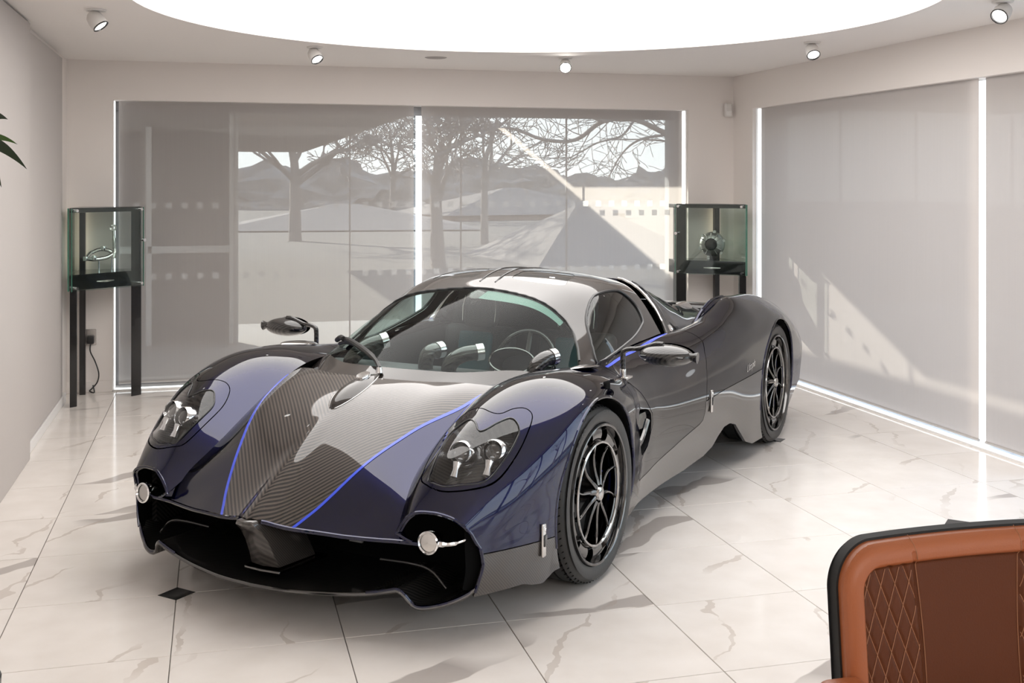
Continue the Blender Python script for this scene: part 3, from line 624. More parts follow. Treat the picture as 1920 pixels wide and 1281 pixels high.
M['lamp_glass'] = mat('projector_lens', (.02,.018,.017), .03, coat=1.0, coat_ior=1.8); M['leather_dark'] = mat('dark_leather', (.045,.048,.052), .5); M['leather_teal'] = mat('dark_teal_leather', (.05,.16,.19), .45)
M['rim'] = mat('dark_chrome_rim', (.15,.147,.145), .12, 1.0); M['rim_edge'] = mat('polished_rim_edge', (.42,.41,.40), .12, 1.0); M['brake'] = mat('brake_disc', (.06,.06,.06), .4, .8); M['caliper'] = mat('blue_caliper', (.015,.05,.62), .3, coat=.6)
M['mirror_glass'] = mat('mirror_glass', (.16,.17,.18), .05, 1.0); M['smoke'] = mat('dark_roof_glass', (.012,.016,.017), .02, coat=1.0, coat_ior=1.7)

G = .0022                                                        # half width of a panel gap
FLP, fs = loft(FLANK, -.95, 3.55, .0125, 150); FL2, _ = loft(FLANK, -.95, 3.55, .0125, 150, sig=.17)
wx_ = np.interp(FLP[:,0,0], [.50,.80,1.65,1.95], [0,1,1,0]); wx_ = (wx_*wx_*(3-2*wx_))[:, None, None]; FLP = FLP*(1-wx_)+FL2*wx_; FL = S_grid(FLP, fs)
hf = hood_fn()
def flank_y(x, z):
    i = np.clip((x+.95)/.0125, 0, len(FLP)-1.001); k = int(i); t = i-k; R = FLP[k]*(1-t)+FLP[k+1]*t; q = fs >= 2
    return float(np.interp(-z, -R[q, 2], R[q, 1]))
ARCH = ((-.02,.352,.405), (2.775,.377,.408))
def arch_phi(S, dr=0.):
    V = S['V']; p = np.full(len(V), 9.)
    for xc, zc, R in ARCH: p = np.minimum(p, np.hypot(V[:,0]-xc, V[:,2]-zc)-R-dr)
    return np.where(S['A'][:,0] < 2.3, 1., p)
XFS = [-.876,-.872,-.845,-.826,-.796,-.766,-.757,-.778]
SURP = bezc([(-.735,.575),(-.572,.558),(-.484,.58),(-.455,.617),(-.461,.668),(-.488,.73),(-.482,.77),(-.435,.80),(-.405,.84),(-.427,.877),(-.543,.887),(-.671,.855),(-.756,.784),(-.797,.699),(-.786,.62)], 6)
LENP = bezc([(-.756,.615),(-.59,.592),(-.532,.622),(-.516,.652),(-.540,.69),(-.574,.722),(-.567,.745),(-.515,.776),(-.473,.809),(-.483,.846),(-.517,.861),(-.599,.854),(-.704,.817),(-.774,.717),(-.777,.646)], 6)
DOORP = [(1.60,.90),(1.575,.784),(1.52,.736),(1.480,.66),(1.474,.58),(1.472,.519),(1.467,.43),(1.447,.387),(1.405,.372),(1.366,.366),(1.20,.340),(1.063,.317),(.93,.302),(.809,.289),(.70,.274),(.58,.268),(.55,.30),(.57,.36),(.68,.41),(.742,.50),(.735,.55),(.68,.60),(.60,.67),(.50,.735),(.45,.80),(.44,.90)]
VENTP = bezc([(.50,.60),(.60,.596),(.685,.575),(.722,.527),(.70,.43),(.62,.388),(.575,.395),(.515,.49)], 5)
zj = lambda x: np.interp(x, [-.9,-.83,-.73,-.53,-.418,-.2], [.318,.316,.312,.307,.302,.295])
zr = lambda x: np.interp(x, [1.40,1.476,1.74,2.335,2.6], [.48,.484,.505,.524,.53])
zb = lambda x: np.interp(x, [-.9,-.77,-.66,-.58,-.54,-.48,-.42,-.3,.3,.5,.62,1.3,1.55,1.66,1.72,1.79,1.87,1.96,2.06,2.16,2.28,2.5,3.1,3.3,3.55], [.19,.160,.160,.162,.148,.138,.168,.17,.13,.13,.15,.15,.17,.20,.25,.287,.292,.27,.20,.13,.095,.09,.15,.22,.28])
def flank_side(sg):
    nm = lambda S: S if sg > 0 else S_mirror(S)
    S = clip(FL, FL['V'][:,0]-np.interp(FL['A'][:,0], range(8), XFS)); S = clip(S, arch_phi(S)); S = clip(S, S['V'][:,2]-zb(S['V'][:,0]))
    V = lambda Q: (Q['V'][:,0], Q['V'][:,2])
    dp = lambda Q: sd_poly(Q['V'][:, [0,2]], DOORP)
    vp = lambda Q: np.where(Q['A'][:,0] < 3, 1., -sd_poly(Q['V'][:, [0,2]], VENTP))
    # front fender, with the lamp opening
    x, z = V(S); fr = clip(S, np.minimum(.42-G-x, np.where(x > -.3, 1., z-zj(x)-G)))
    fr = clip(fr, np.where(fr['A'][:,0] > 5, 1., -sd_poly(fr['V'][:, [0,1]], SURP)-.001))
    ff = cobj('front_fender', nm(fr), M['paint'], flange=.014)
    x, z = V(S); lo = clip(S, np.minimum(-.3-x, zj(x)-G-z)); cobj('front_side_panel', nm(lo), M['carbon_side'], flange=.012, label='carbon-fibre lower corner panel')
    d = dp(S); dr = clip(S, d-G); dr = clip(dr, vp(dr)); cobj('door', nm(dr), M['paint'], flange=.014)
    re = clip(S, -d-G); x, z = V(re); mid = clip(re, x-.42-G)
    x, z = V(mid); vpn = clip(mid, np.minimum(.85-x, z-.33)); vpn = clip(vpn, vp(vpn)); cobj('vent_panel', nm(vpn), M['paint'], flange=.012)
    x, z = V(mid); rq = clip(mid, np.minimum(x-1.40, np.where(x > 2.6, 1., z-zr(x)-G))); cobj('rear_quarter', nm(rq), M['paint'], flange=.014)
    x, z = V(mid); up = np.minimum(.85-x, z-.33); si = clip(mid, np.minimum(-up, np.where(x < 1.40, 1., np.where(x > 2.6, -1., zr(x)-G-z)))); cobj('side_sill', nm(si), M['sill'], flange=.02)
    x, z = V(S); si2 = clip(S, np.minimum(np.minimum(.42-x, x+.3), .9-S['A'][:,0]*.1-.35))
    # dark liner behind the panel gaps
    inn = S_off(FL, -.022); inn = clip(inn, np.minimum(inn['V'][:,0]+.80, inn['V'][:,2]-zb(inn['V'][:,0])-.02)); inn = clip(inn, arch_phi(inn, .004)); inn = clip(inn, np.where(inn['A'][:,0] > 5, 1., -sd_poly(inn['V'][:, [0,1]], SURP)-.004)); inn = clip(inn, np.where(inn['A'][:,0] < 3, 1., -sd_poly(inn['V'][:, [0,2]], VENTP)-.002))
    cobj('inner_liner', nm(inn), M['void'])
    # vent recess and fin
    pts = np.array(VENTP); vr = clip(S_off(FL, -.002), np.where(FL['A'][:,0] < 3, -1., sd_poly(FL['V'][:, [0,2]], VENTP)-.001))
    rec = S_flip(S_flange(vr, .07)); back = S_off(vr, -.07); cobj('vent_recess', nm(S_join(rec, back)), M['car_black'])
    mb = MB(); mb.tube([(a, sg*(flank_y(a, b)-.012), b) for a, b in bez([(.51,.47),(.56,.43),(.62,.445),(.68,.50),(.715,.545)], 6)], [.004]+[.018]*23+[.006], 8) if False else mb.tube([(a, sg*(flank_y(a, b)-.014), b) for a, b in bez([(.53,.455),(.58,.44),(.64,.465),(.70,.525)], 6)], .014, 8)
    cmb('vent_fin', mb, M['rim'])
    mb = MB(); a, b = .60, .545; y = flank_y(a, b)-.02; mb.box((.545, min(sg*y, sg*(y-.01)), .50), (.685, max(sg*y, sg*(y-.01)), .57)); cmb('vent_screen', mb, M['sideglass'], smooth=False)
    # blue line along the belt
    ys = lambda x: np.interp(x, [.45,.54,.68,.81,1.0,1.18,1.5], [.80,.781,.762,.752,.755,.748,.735])
    Q = S_off(FL, .0012); x = Q['V'][:,0]; bl = clip(Q, np.where(Q['A'][:,0] > 3.2, -1., np.minimum(x-.50, 1.45-x))); bl = clip(bl, bl['V'][:,1]-ys(bl['V'][:,0])+.008); bl = clip(bl, ys(bl['V'][:,0])+.008-bl['V'][:,1]); cobj('pinstripe', nm(bl), M['blue_line'], label='bright blue line under the side window')
    # arch lips
    for n_, (xc, zc, R) in enumerate(ARCH):
        pts = []
        for k in range(61):
            a = math.radians(-14+208*k/60); px, pz = xc+R*math.cos(a), zc+R*math.sin(a)
            pts.append((px, sg*(flank_y(px, pz)-.003), pz))
        mb = MB(); mb.tube(pts, .0075, 8); cmb('arch_lip', mb, M['paint'])
        mb = MB(); prof = []; v = []; f = []
        for k in range(41):
            a = math.radians(-20+220*k/40); px, pz = xc+R*math.cos(a), max(zc+R*math.sin(a), .10)
            v += [(px, sg*(flank_y(px, pz)-.012), pz), (px, sg*.60, pz)]
        f = [(2*k, 2*k+2, 2*k+3, 2*k+1) for k in range(40)]; f.append(tuple(2*k+1 for k in range(41))); mb.add(v, f); cmb('wheel_well', mb, M['void'], smooth=False, fix=False)
M['sill'] = mat_carbon('carbon_sill', axis=(.7,0,.7), pitch=.012, dark=(.042,.037,.034), light=(.052,.046,.042))
both(flank_side)

# hood: carbon middle between blue lines, painted flanks, raised spine
hx, hy = np.meshgrid(np.arange(-1.07, .061, .0095), np.linspace(-.68, .68, 221), indexing='ij')
HP = np.stack([hx, hy, hf(np.stack([hx, hy], -1))+spine(hx, hy)], -1); HD = S_grid(HP)
sx_ = [-1.0,-.95,-.9,-.8,-.7,-.6,-.5,-.4,-.3,-.2,-.1,.06]; sy_ = [.156,.187,.219,.270,.316,.364,.407,.448,.482,.505,.525,.55]
stripe_y = lambda x: pchip(sx_, sy_, x)
f0x = FLANK[0][:,0]; f0y = FLANK[0][:,1]
hood_edge = lambda x: np.where(x < -.885, .645, np.interp(x, f0x, f0y)+.012+np.clip((-.84-x)*1.6, 0, .08))
HD = clip(HD, HD['V'][:,0]-hood_lip(HD['V'][:,1])); HD = clip(HD, hood_edge(HD['V'][:,0])-np.abs(HD['V'][:,1])); HD = clip(HD, -.235+.62*HD['V'][:,1]**2-HD['V'][:,0])
ax, ay = HD['V'][:,0], np.abs(HD['V'][:,1])
cobj('hood', clip(HD, stripe_y(ax)-ay), M['carbon'], flange=.012, label='carbon-fibre bonnet with chevron weave')
for sg in (1, -1):
    q = clip(HD, np.where(HD['V'][:,1]*sg > 0, ay-stripe_y(ax)-.011, -1)); cobj('hood_flank', q, M['paint'], flange=.012)
    q = clip(HD, np.where(HD['V'][:,1]*sg > 0, ay-stripe_y(ax), -1)); q = clip(q, stripe_y(q['V'][:,0])+.011-np.abs(q['V'][:,1])); cobj('pinstripe', S_off(q, .0022), M['blue_line'], flange=.006, label='bright blue line edging the carbon bonnet')
hz = lambda x, y: float(hf(np.array([[x, y]]))[0]+spine(np.array([x]), np.array([y]))[0])
for sg in (1, -1):
    pts = [(float(hood_lip(y)), sg*y, hz(float(hood_lip(y)), y)-.006) for y in np.linspace(.05, .655, 40)]
    mb = MB(); mb.tube(pts, .008, 8); cmb('hood_lip', mb, M['paint'])
# mouth edge on the fender, splitter with its hooked ends
for sg in (1, -1):
    pts = [(a, sg*b, c) for a, b, c in bez([(-.862,.612,.352),(-.868,.588,.362),(-.874,.568,.374)], 3)]
    for s_ in np.linspace(0, 6.75, 60):
        xk = float(np.interp(s_, range(8), XFS)); i = (xk+.95)/.0125; k = int(i); t = i-k; R = FLP[k]*(1-t)+FLP[k+1]*t
        p = [np.interp(s_, fs, R[:, c]) for c in range(3)]; pts.append((p[0], sg*p[1], p[2]))
    end = [(-.768,.815,.187),(-.782,.800,.173),(-.802,.771,.156),(-.823,.739,.143),(-.85,.70,.133),(-.870,.655,.127),(-.875,.622,.135),(-.892,.597,.17),(-.902,.575,.187),(-.912,.54,.181),(-.93,.46,.165)]
    pts += [(a, sg*b, c) for a, b, c in bez(end, 5)]
    mb = MB(); mb.tube(pts, .0065, 8); cmb('mouth_trim', mb, M['paint'])
front = bez([(-1.012,0,.148),(-1.0,.16,.149),(-.965,.33,.155),(-.93,.46,.165),(-.912,.54,.181),(-.902,.575,.187),(-.892,.597,.17),(-.875,.622,.135),(-.870,.655,.127),(-.85,.70,.133),(-.823,.739,.143),(-.802,.771,.156),(-.782,.800,.173),(-.765,.82,.194)], 5)
front = [np.array([a,-b,c]) for a,b,c in front[::-1]][:-1]+[np.array(p) for p in front]
v = []; f = []; n = len(front)
for a,b,c in front: v += [(a,b,c),(a,b,c-.013),(-.42,b,c-.004),(-.42,b,c-.017)]
for i in range(n-1):
    a, b = 4*i, 4*i+4; f += [(a,b,b+2,a+2),(a+1,a+3,b+3,b+1),(a,a+1,b+1,b)]
cmb('front_splitter', MB().add(v, f), M['carbon_dark'], fix=False)
mb = MB(); mb.tube([(p[0]-.001,p[1],p[2]-.005) for p in front], .007, 8); cmb('splitter_edge', mb, M['rim'])
mb = MB(); mb.add([(-.56,-.86,.13),(-.56,.86,.13),(-.56,.86,.46),(-.56,-.86,.46)], [(0,1,2,3)]); cmb('intake_back', mb, M['void'], smooth=False, fix=False)
for sg in (1,-1):
    mb = MB(); mb.box((-.72, min(sg*.775,sg*.80), .19), (-.50, max(sg*.775,sg*.80), .42)); cmb('intake_side', mb, M['carbon_dark'], smooth=False)
    mb = MB(); mb.tube([(a,sg*b,c) for a,b,c in bez([(-.78,.42,.235),(-.78,.56,.24),(-.775,.64,.225),(-.77,.70,.17)],6)], .006, 8); cmb('intake_vane', mb, M['black_gloss'])
    mb = MB(); mb.box((-.66,sg*.22-.03,.235),(-.65,sg*.22+.03,.255)); cmb('intake_sensor', mb, M['alu'], smooth=False)
# central pillar under the nose
v = []; f = []
sec = [(-1.052,.036,.392),(-1.050,.046,.374),(-1.015,.052,.345),(-.985,.056,.30),(-.955,.062,.24),(-.935,.068,.192)]
for x, y, z in sec: v += [(x,-y,z),(x-.012,0,z),(x,y,z),(x+.20,y*1.25,z-.004),(x+.20,-y*1.25,z-.004)]
for i in range(len(sec)-1):
    for k in range(5): f.append((5*i+k, 5*i+(k+1)%5, 5*i+5+(k+1)%5, 5*i+5+k))
f += [(0,4,3,2,1), tuple(5*(len(sec)-1)+k for k in range(5))]
cmb('nose_pillar', MB().add(v, f), M['carbon_side'], bevel=.004)
mb = MB(); mb.prism([(-.955,-.085),(-.962,0),(-.955,.085),(-.70,.12),(-.70,-.12)], .176, .186); cmb('pillar_foot', mb, M['rim'], smooth=False, bevel=.003)

def ZtoX(M4=Matrix()): return M4
def headlight(sg):
    nm = lambda S: S if sg > 0 else S_mirror(S)
    sp = lambda S: sd_poly(S['V'][:, [0,1]], SURP); lp_ = lambda S: sd_poly(S['V'][:, [0,1]], LENP); top = lambda S, p: np.where(S['A'][:,0] > 5, -1., p)
    base = clip(FL, top(FL, sp(FL)-.0025)); sh = clip(base, -lp_(base)-.001)
    drop = lambda S, a: dict(V=S['V']-S['N']*(a*np.clip(sp(S)/.03, 0, 1))[:, None], N=S['N'], A=S['A'], T=S['T'])
    cobj('headlight_shroud', nm(drop(sh, .012)), M['paint'], flange=.02)
    le = drop(clip(base, lp_(base)), .012); cobj('headlight_lens', nm(S_off(le, .002)), M['lens'])
    bowl = S_join(S_flip(S_flange(S_off(le, -.004), .075)), S_off(le, -.079)); cobj('headlight_bowl', nm(bowl), M['carbon_dark'])
    mb = MB(); E = [p for p in LENP]; ring = []
    for a, b in E:
        i = (a+.95)/.0125; k = int(i); R = FLP[k]*(1-(i-k))+FLP[k+1]*(i-k); q = fs < 4.6; ring.append((a, sg*b, float(np.interp(b, R[q,1], R[q,2]))-.010))
    mb.tube(ring+[ring[0]], .0032, 6, cap=False); cmb('lens_seal', mb, M['car_black'])
    for (px, py, pz, r) in ((-.648,.690,.632,.036),(-.600,.800,.640,.036)):
        ax_ = Vector((-.86, -.18*sg if False else .12*sg, .34)).normalized(); Q = ax_.to_track_quat('Z', 'Y').to_matrix().to_4x4(); Q.translation = Vector((px, sg*py, pz))
        m1 = MB(); m1.lathe([(r*1.02,-.012),(r*1.05,.010),(r*1.12,.016),(r*1.24,.010),(r*1.38,-.006),(r*1.45,-.026),(r*1.42,-.05),(r*1.2,-.075),(.0005,-.085)], 32, Q); pr = cmb('projector_ring', m1, M['chrome'])
        m2 = MB(); m2.lathe([(.0005,.012)]+[(r*math.sin(t), -.012+.026*math.cos(t)) for t in np.linspace(.12, PI/2, 9)], 28, Q); o = cmb('projector_lens', m2, M['lamp_glass'])
        m3 = MB(); c0 = Vector((px, sg*py, pz)); dn = Vector((-.55,.02*sg,-.80)); m3.tube([c0+dn*r*1.15+ax_*.004, c0+dn*r*1.9+ax_*.006, c0+dn*r*2.7+ax_*.004], [.020,.012,.017], 10); cmb('daylight_strip', m3, M['chrome'])
both(headlight)
# round lamps in the corners of the mouth
for sg in (1, -1):
    Q = Vector((-1,.10*sg,.10)).normalized().to_track_quat('Z','Y').to_matrix().to_4x4(); Q.translation = Vector((-.873, sg*.689, .363))
    m1 = MB(); m1.lathe([(.032,.006),(.036,.012),(.041,.008),(.043,-.004),(.041,-.02),(.030,-.06),(.012,-.10),(.001,-.12)], 36, Q); cmb('round_lamp_body', m1, M['chrome'])
    m2 = MB(); m2.lathe([(.0005,.0075),(.018,.006),(.033,.003)], 32, Q); cmb('round_lamp_lens', m2, M['steel'], label='patterned round lamp lens')
    m3 = MB(); m3.tube([(a,sg*b,c) for a,b,c in bez([(-.864,.72,.363),(-.850,.752,.361),(-.828,.780,.364),(-.804,.802,.372)],5)], [.013]*4+[.009]*6+[.005]*5+[.0015], 8); cmb('lamp_spike', m3, M['chrome'])

# cabin: windscreen, roof, side glass
CBP, cs = loft(CABIN, -.25, 1.8, .0115, 190, mirror=True); CB = S_grid(CBP, cs)
xw = lambda y: np.interp(np.abs(y), [0,.1,.2,.31,.4,.46,.518,.575,.625,.662,.70,.8], [.711,.706,.690,.668,.650,.640,.630,.603,.545,.480,.395,.2])
xg = lambda y: -.12+1.0*np.abs(y)**2
SWP = bezc([(.621,.788),(.645,.838),(.712,.925),(.778,.985),(.886,1.047),(.99,1.076),(1.156,1.079),(1.25,1.06),(1.292,.99),(1.266,.92),(1.20,.892),(1.082,.86),(.931,.831),(.736,.799),(.66,.788)], 6)
x, y = CB['V'][:,0], CB['V'][:,1]
ws = clip(CB, np.minimum(x-xg(y)-.002, xw(y)-x)); cobj('windscreen', ws, M['windscreen'])
cw = clip(CB, np.minimum(xg(y)-x, .36-x)); cobj('cowl', S_off(cw, .001), M['carbon_roof'], flange=.01)
mb = MB(); cbz = lambda xx, yy: (lambda R: float(np.interp(yy, R[:,1], R[:,2])))(CBP[int(np.clip(round((xx+.25)/.0115),0,len(CBP)-1))])
mb.tube([(float(xw(t))+.004, t, cbz(float(xw(t))+.004, t)) for t in np.linspace(-.655,.655,90)], .006, 6); cmb('windscreen_seal', mb, M['car_black'])
swp = lambda S: sd_poly(S['V'][:, [0,2]], SWP); side = np.abs(y) > .4
for sg in (1, -1):
    q = clip(CB, np.where((y*sg > .4), swp(CB), -1.)); cobj('side_window', S_off(q, -.003), M['sideglass'])
    E = S_bound(q); ring = [(a, b) for a, b in SWP]; pts = []
    for a, b in ring:
        R = CBP[int(np.clip(round((a+.25)/.0115),0,len(CBP)-1))]; m_ = R[:,1] > .35; pts.append((a, sg*(float(np.interp(-b, -R[m_,2], R[m_,1]))+.001), b))
    mb = MB(); mb.tube(pts+[pts[0]], .007, 6, cap=False); cmb('window_seal', mb, M['car_black'])
RGP = bezc([(.866,.115),(.95,.105),(1.03,.115),(1.10,.22),(1.14,.325),(1.06,.365),(.964,.381),(.89,.385),(.85,.26)], 5)
rgp = lambda S: sd_poly(np.stack([S['V'][:,0], np.abs(S['V'][:,1])], 1), RGP)
for sg in (1, -1): cobj('roof_glass', S_off(clip(CB, np.where(y*sg > 0, rgp(CB)-.002, -1)), -.002), M['smoke'])
rf = clip(CB, np.minimum(np.maximum(x-xw(y)-.003, np.where(np.abs(y) > .69, x-.42, -1)), np.where(np.abs(y) > .36, 1.745-.385*np.abs(y)-.085-x, 1.72-x))); rf = clip(rf, np.where(np.abs(rf['V'][:,1]) > .4, -swp(rf), 1.)); rf = clip(rf, np.where(np.abs(rf['V'][:,1]) < .45, -rgp(rf), 1.)); cobj('roof', rf, M['carbon_roof'], flange=.012, label='bare carbon-fibre roof and pillars')
mb = MB()
for yy in (-.045, .045): mb.tube([(xx, yy, cbz(xx, yy)+.001) for xx in np.linspace(.80, 1.5, 30)], .004, 6)
cmb('roof_spine_seam', mb, M['black_gloss'])
mb = MB(); mb.lathe([(.0005,.02),(.03,.012),(.045,0),(.045,-.01)], 24, Matrix.Translation((.70,0,1.075)) @ Matrix.Rotation(math.radians(-22),4,'Y') @ Matrix.Diagonal((1.1,1.3,1,1))); cmb('camera_pod', mb, M['carbon_roof'])
# engine cover behind the cabin, with bright-edged side inlets
DKP, ds = loft(DECK, 1.35, 3.55, .02, 120, mirror=True); DK = S_grid(DKP, ds)
ex = lambda y: np.where(np.abs(y) > .36, 1.745-.385*np.abs(y), 1.62)
cobj('engine_cover', clip(DK, DK['V'][:,0]-ex(DK['V'][:,1])), M['paint'], flange=.01)
dkz = lambda xx, t: (lambda R: [float(np.interp(t, ds, R[:,c])) for c in range(3)])(DKP[int(np.clip(round((xx-1.35)/.02),0,len(DKP)-1))])
for sg in (1, -1):
    pts = []
    for t in np.linspace(1.7, 4.9, 40):
        yy = dkz(1.55, t)[1]; p = dkz(float(ex(yy)), t); pts.append((float(ex(p[1])), sg*p[1], p[2]))
    mb = MB(); mb.tube(pts, .010, 8); cmb('inlet_rim', mb, M['rim_edge'])
    mb = MB(); mb.tube([(a+.09, b*.985, c-.004) for a,b,c in pts[4:]], .005, 6); cmb('inlet_seam', mb, M['car_black'])
    mb = MB(); mb.add([(1.40,sg*.30,1.12),(1.72,sg*.30,1.09),(1.72,sg*.66,.80),(1.45,sg*.70,.80)], [(0,1,2,3)]); cmb('inlet_throat', mb, M['void'], smooth=False, fix=False)
    Q = Vector((-.25, sg*.8, .5)).normalized().to_track_quat('Z','Y').to_matrix().to_4x4(); Q.translation = Vector((1.56, sg*.715, .845))
    mb = MB(); mb.lathe([(.0005,.006),(.020,.005),(.024,-.01)], 24, Q); cmb('fuel_cap', mb, M['chrome'])
    # leading edge of the rear fender's duct
    mb = MB(); mb.tube([(a,sg*b,c) for a,b,c in bez([(1.885,.730,.812),(1.930,.735,.836),(2.01,.737,.878),(2.10,.742,.914),(2.21,.752,.946),(2.34,.775,.955)],6)], [.004]+[.013]*15+[.010]*8+[.008]*6+[.004], 8); cmb('duct_lip', mb, M['paint'])
for sg in (1, -1):
    lipc = bez([(1.885,.730,.812),(1.930,.735,.836),(2.01,.737,.878),(2.10,.742,.914),(2.21,.752,.946),(2.34,.775,.955)], 6); v = []; f = []
    for a, b, c in lipc:
        for t in (0, .34, .67, 1):
            yy = b+(.835-b)*t; xx = a+.05*t; R = FLP[int((xx+.95)/.0125)]; q = fs < 4; zf = float(np.interp(yy, R[q,1], R[q,2]))+.001; v.append((xx, sg*yy, c*(1-t)**1.6+zf*(1-(1-t)**1.6) if t < 1 else zf-.001))
    f = [(4*i+k, 4*i+k+1, 4*i+5+k, 4*i+4+k) for i in range(len(lipc)-1) for k in range(3)]; cmb('duct_skin', MB().add(v, f), M['paint'])
# rear wing flaps and tail
mb = MB(); mb.tube([(3.05,-.60,.80),(3.05,.60,.80)], .030, 12); mb.v = [(3.05+(a-3.05)*2.6, b, c) for a,b,c in mb.v]; cmb('rear_wing', mb, M['black_gloss'])
for sg in (1,-1):
    mb = MB(); mb.box((3.0,sg*.24-.012,.72),(3.1,sg*.24+.012,.80)); cmb('wing_post', mb, M['black_gloss'], smooth=False, bevel=.004)
    Q = Matrix.Translation((2.75, sg*.36, .80)) @ Matrix.Rotation(PI/2,4,'Y'); mb = MB(); mb.lathe([(.0005,-.09),(.05,-.08),(.058,0),(.058,.08),(.05,.09),(.0005,.09)], 24, Q); cmb('tail_pod', mb, M['steel'])
mb = MB(); mb.add([(3.54,-.94,.28),(3.54,.94,.28),(3.54,.92,.60),(3.54,.60,.70),(3.54,0,.765),(3.54,-.60,.70),(3.54,-.92,.60)], [(0,1,2,3,4,5,6)]); cmb('tail_panel', mb, M['car_black'], smooth=False, fix=False)
mb = MB(); mb.box((-.5,-.62,.115),(3.5,.62,.19)).box((.42,-.84,.14),(1.66,.84,.24)); cmb('underbody', mb, M['void'], smooth=False)
mb = MB(); mb.box((1.62,-.62,.19),(3.5,.62,.70)); cmb('engine_bay', mb, M['void'], smooth=False)

# interior
mb = MB(); v = [(-.05,-.60,.30),(1.45,-.60,.30),(1.45,.60,.30),(-.05,.60,.30),(-.05,-.66,.74),(1.45,-.66,.80),(1.45,.66,.80),(-.05,.66,.74)]
mb.add(v, [(0,1,2,3),(0,4,5,1),(1,5,6,2),(2,6,7,3),(3,7,4,0)]); mb.add([(1.46,-.64,.70),(1.46,.64,.70),(1.42,.52,1.04),(1.42,-.52,1.04)], [(0,1,2,3)]); cmb('cabin_tub', mb, M['leather_dark'], smooth=False, fix=False)
mb = MB(); prof = [(-.12,.72),(-.02,.765),(.12,.775),(.30,.765),(.42,.745),(.47,.70),(.46,.60),(.38,.42),(-.1,.42)]
v = [(a,s*.60*(1 if a > .2 else .82),c) for s in (-1,1) for a,c in prof]; n = len(prof); mb.add(v, [tuple(range(n)), tuple(range(2*n-1,n-1,-1))]+[(i,(i+1)%n,n+(i+1)%n,n+i) for i in range(n)]); cmb('dashboard', mb, M['leather_dark'], bevel=.01)
def soft(name, lo, hi, m, parent=None, bev=.03, tilt=0., piv=(0,0,0), **kw):
    mb = MB(); mb.box(lo, hi); ca, sa = math.cos(tilt), math.sin(tilt)
    mb.v = [(piv[0]+(a-piv[0])*ca+(c-piv[2])*sa, b, piv[2]-(a-piv[0])*sa+(c-piv[2])*ca) for a,b,c in mb.v]; return cmb(name, mb, m, parent, bevel=bev, seg=4, **kw)
for yc in (-.30, .30):
    st = empty('seat', (0,0,0)); st.parent = car; pv = (1.12, yc, .45)
    soft('seat_base', (.62,yc-.23,.34), (1.16,yc+.23,.46), M['leather_dark'], st)
    soft('seat_back', (1.14,yc-.22,.44), (1.24,yc+.22,.86), M['leather_dark'], st, .04, .22, pv)
    soft('back_cushion', (1.115,yc-.105,.50), (1.16,yc+.105,.82), M['leather_teal'], st, .02, .22, pv)
    soft('headrest', (1.13,yc-.105,.84), (1.22,yc+.105,1.05), M['leather_dark'], st, .045, .22, pv)
    mb = MB()
    for e_ in (-.10,.10): mb.tube([(1.235,yc+e_*1.03,.86),(1.245,yc+e_*1.06,.94),(1.258,yc+e_*.95,1.0)], .003, 6)
    cmb('seat_piping', mb, M['steel'], st)
    mb = MB(); c0 = (1.213, yc, .965)
    mb.tube([(c0[0]-.004,c0[1]+a,c0[2]+b) for a,b in bez([(-.035,-.006),(-.02,.012),(-.004,.004),(-.016,-.010),(-.03,-.002),(.0,.008),(.02,.018),(.036,.014),(.026,-.002),(.010,-.004),(.006,-.02)],4)], .0022, 6); cmb('headrest_emblem', mb, M['steel'], st)
mb = MB(); R_ = Matrix.Translation((.56,.34,.775)) @ Matrix.Rotation(math.radians(-66),4,'Y'); a = [(.155*math.cos(t), .155*math.sin(t), 0) for t in np.linspace(0,2*PI,49)]
mb.tube([R_ @ Vector(p) for p in a], .013, 10, cap=False)
for t in (PI/2, -PI/2, 0): mb.tube([R_ @ Vector((0,0,-.01)), R_ @ Vector((.15*math.cos(t),.15*math.sin(t),0))], .012, 8)
cmb('steering_wheel', mb, M['black_gloss'])
mb = MB(); R_ = Matrix.Translation((.40,.36,.80)) @ Matrix.Rotation(math.radians(-70),4,'Y') @ Matrix.Diagonal((.6,1.2,1,1)); mb.lathe([(.095,.02),(.10,.0),(.09,-.10),(.0005,-.10)], 32, R_); cmb('instrument_pod', mb, M['leather_dark'])
mb = MB(); mb.tube([R_ @ Vector((.098*math.cos(t),.098*math.sin(t),.02)) for t in np.linspace(0,2*PI,41)], .005, 6, cap=False); cmb('instrument_ring', mb, M['rim'])
for pts in ([(.16,-.41,.74),(.16,-.385,.80),(.22,-.34,.85),(.29,-.29,.872)], [(.20,.005,.73),(.19,.008,.80),(.20,.022,.845),(.26,.04,.853)], [(.20,.125,.73),(.19,.14,.80),(.22,.19,.845),(.28,.25,.855)], [(.22,.56,.74),(.22,.565,.81),(.26,.585,.845),(.32,.60,.85)]):
    q = bez(pts, 6); mb = MB(); mb.tube(q, .036, 16); va = cmb('dash_vent', mb, M['carbon_dark']); d = (Vector(q[-1])-Vector(q[-2])).normalized(); e_ = Vector(q[-1])
    mb = MB(); mb.tube([e_-d*.022, e_+d*.012], .040, 20); cmb('vent_ring', mb, M['chrome'], va)

# green sun strip along the top of the windscreen
M['sun_strip'] = mat_glass('sun_strip', (.30,.62,.50), .6); M['sun_film'] = mat('green_sun_film', (.020,.10,.070), .3)
tb = clip(ws, np.minimum(xw(ws['V'][:,1])-.012-ws['V'][:,0], np.minimum(ws['V'][:,0]-xw(ws['V'][:,1])+.115-.06*np.clip((ws['V'][:,1]-.1)/.4,0,1), np.minimum(ws['V'][:,1]-.06, .52-ws['V'][:,1])))); cobj('sun_strip', S_off(tb, -.004), M['sun_film'], label='green tinted strip')
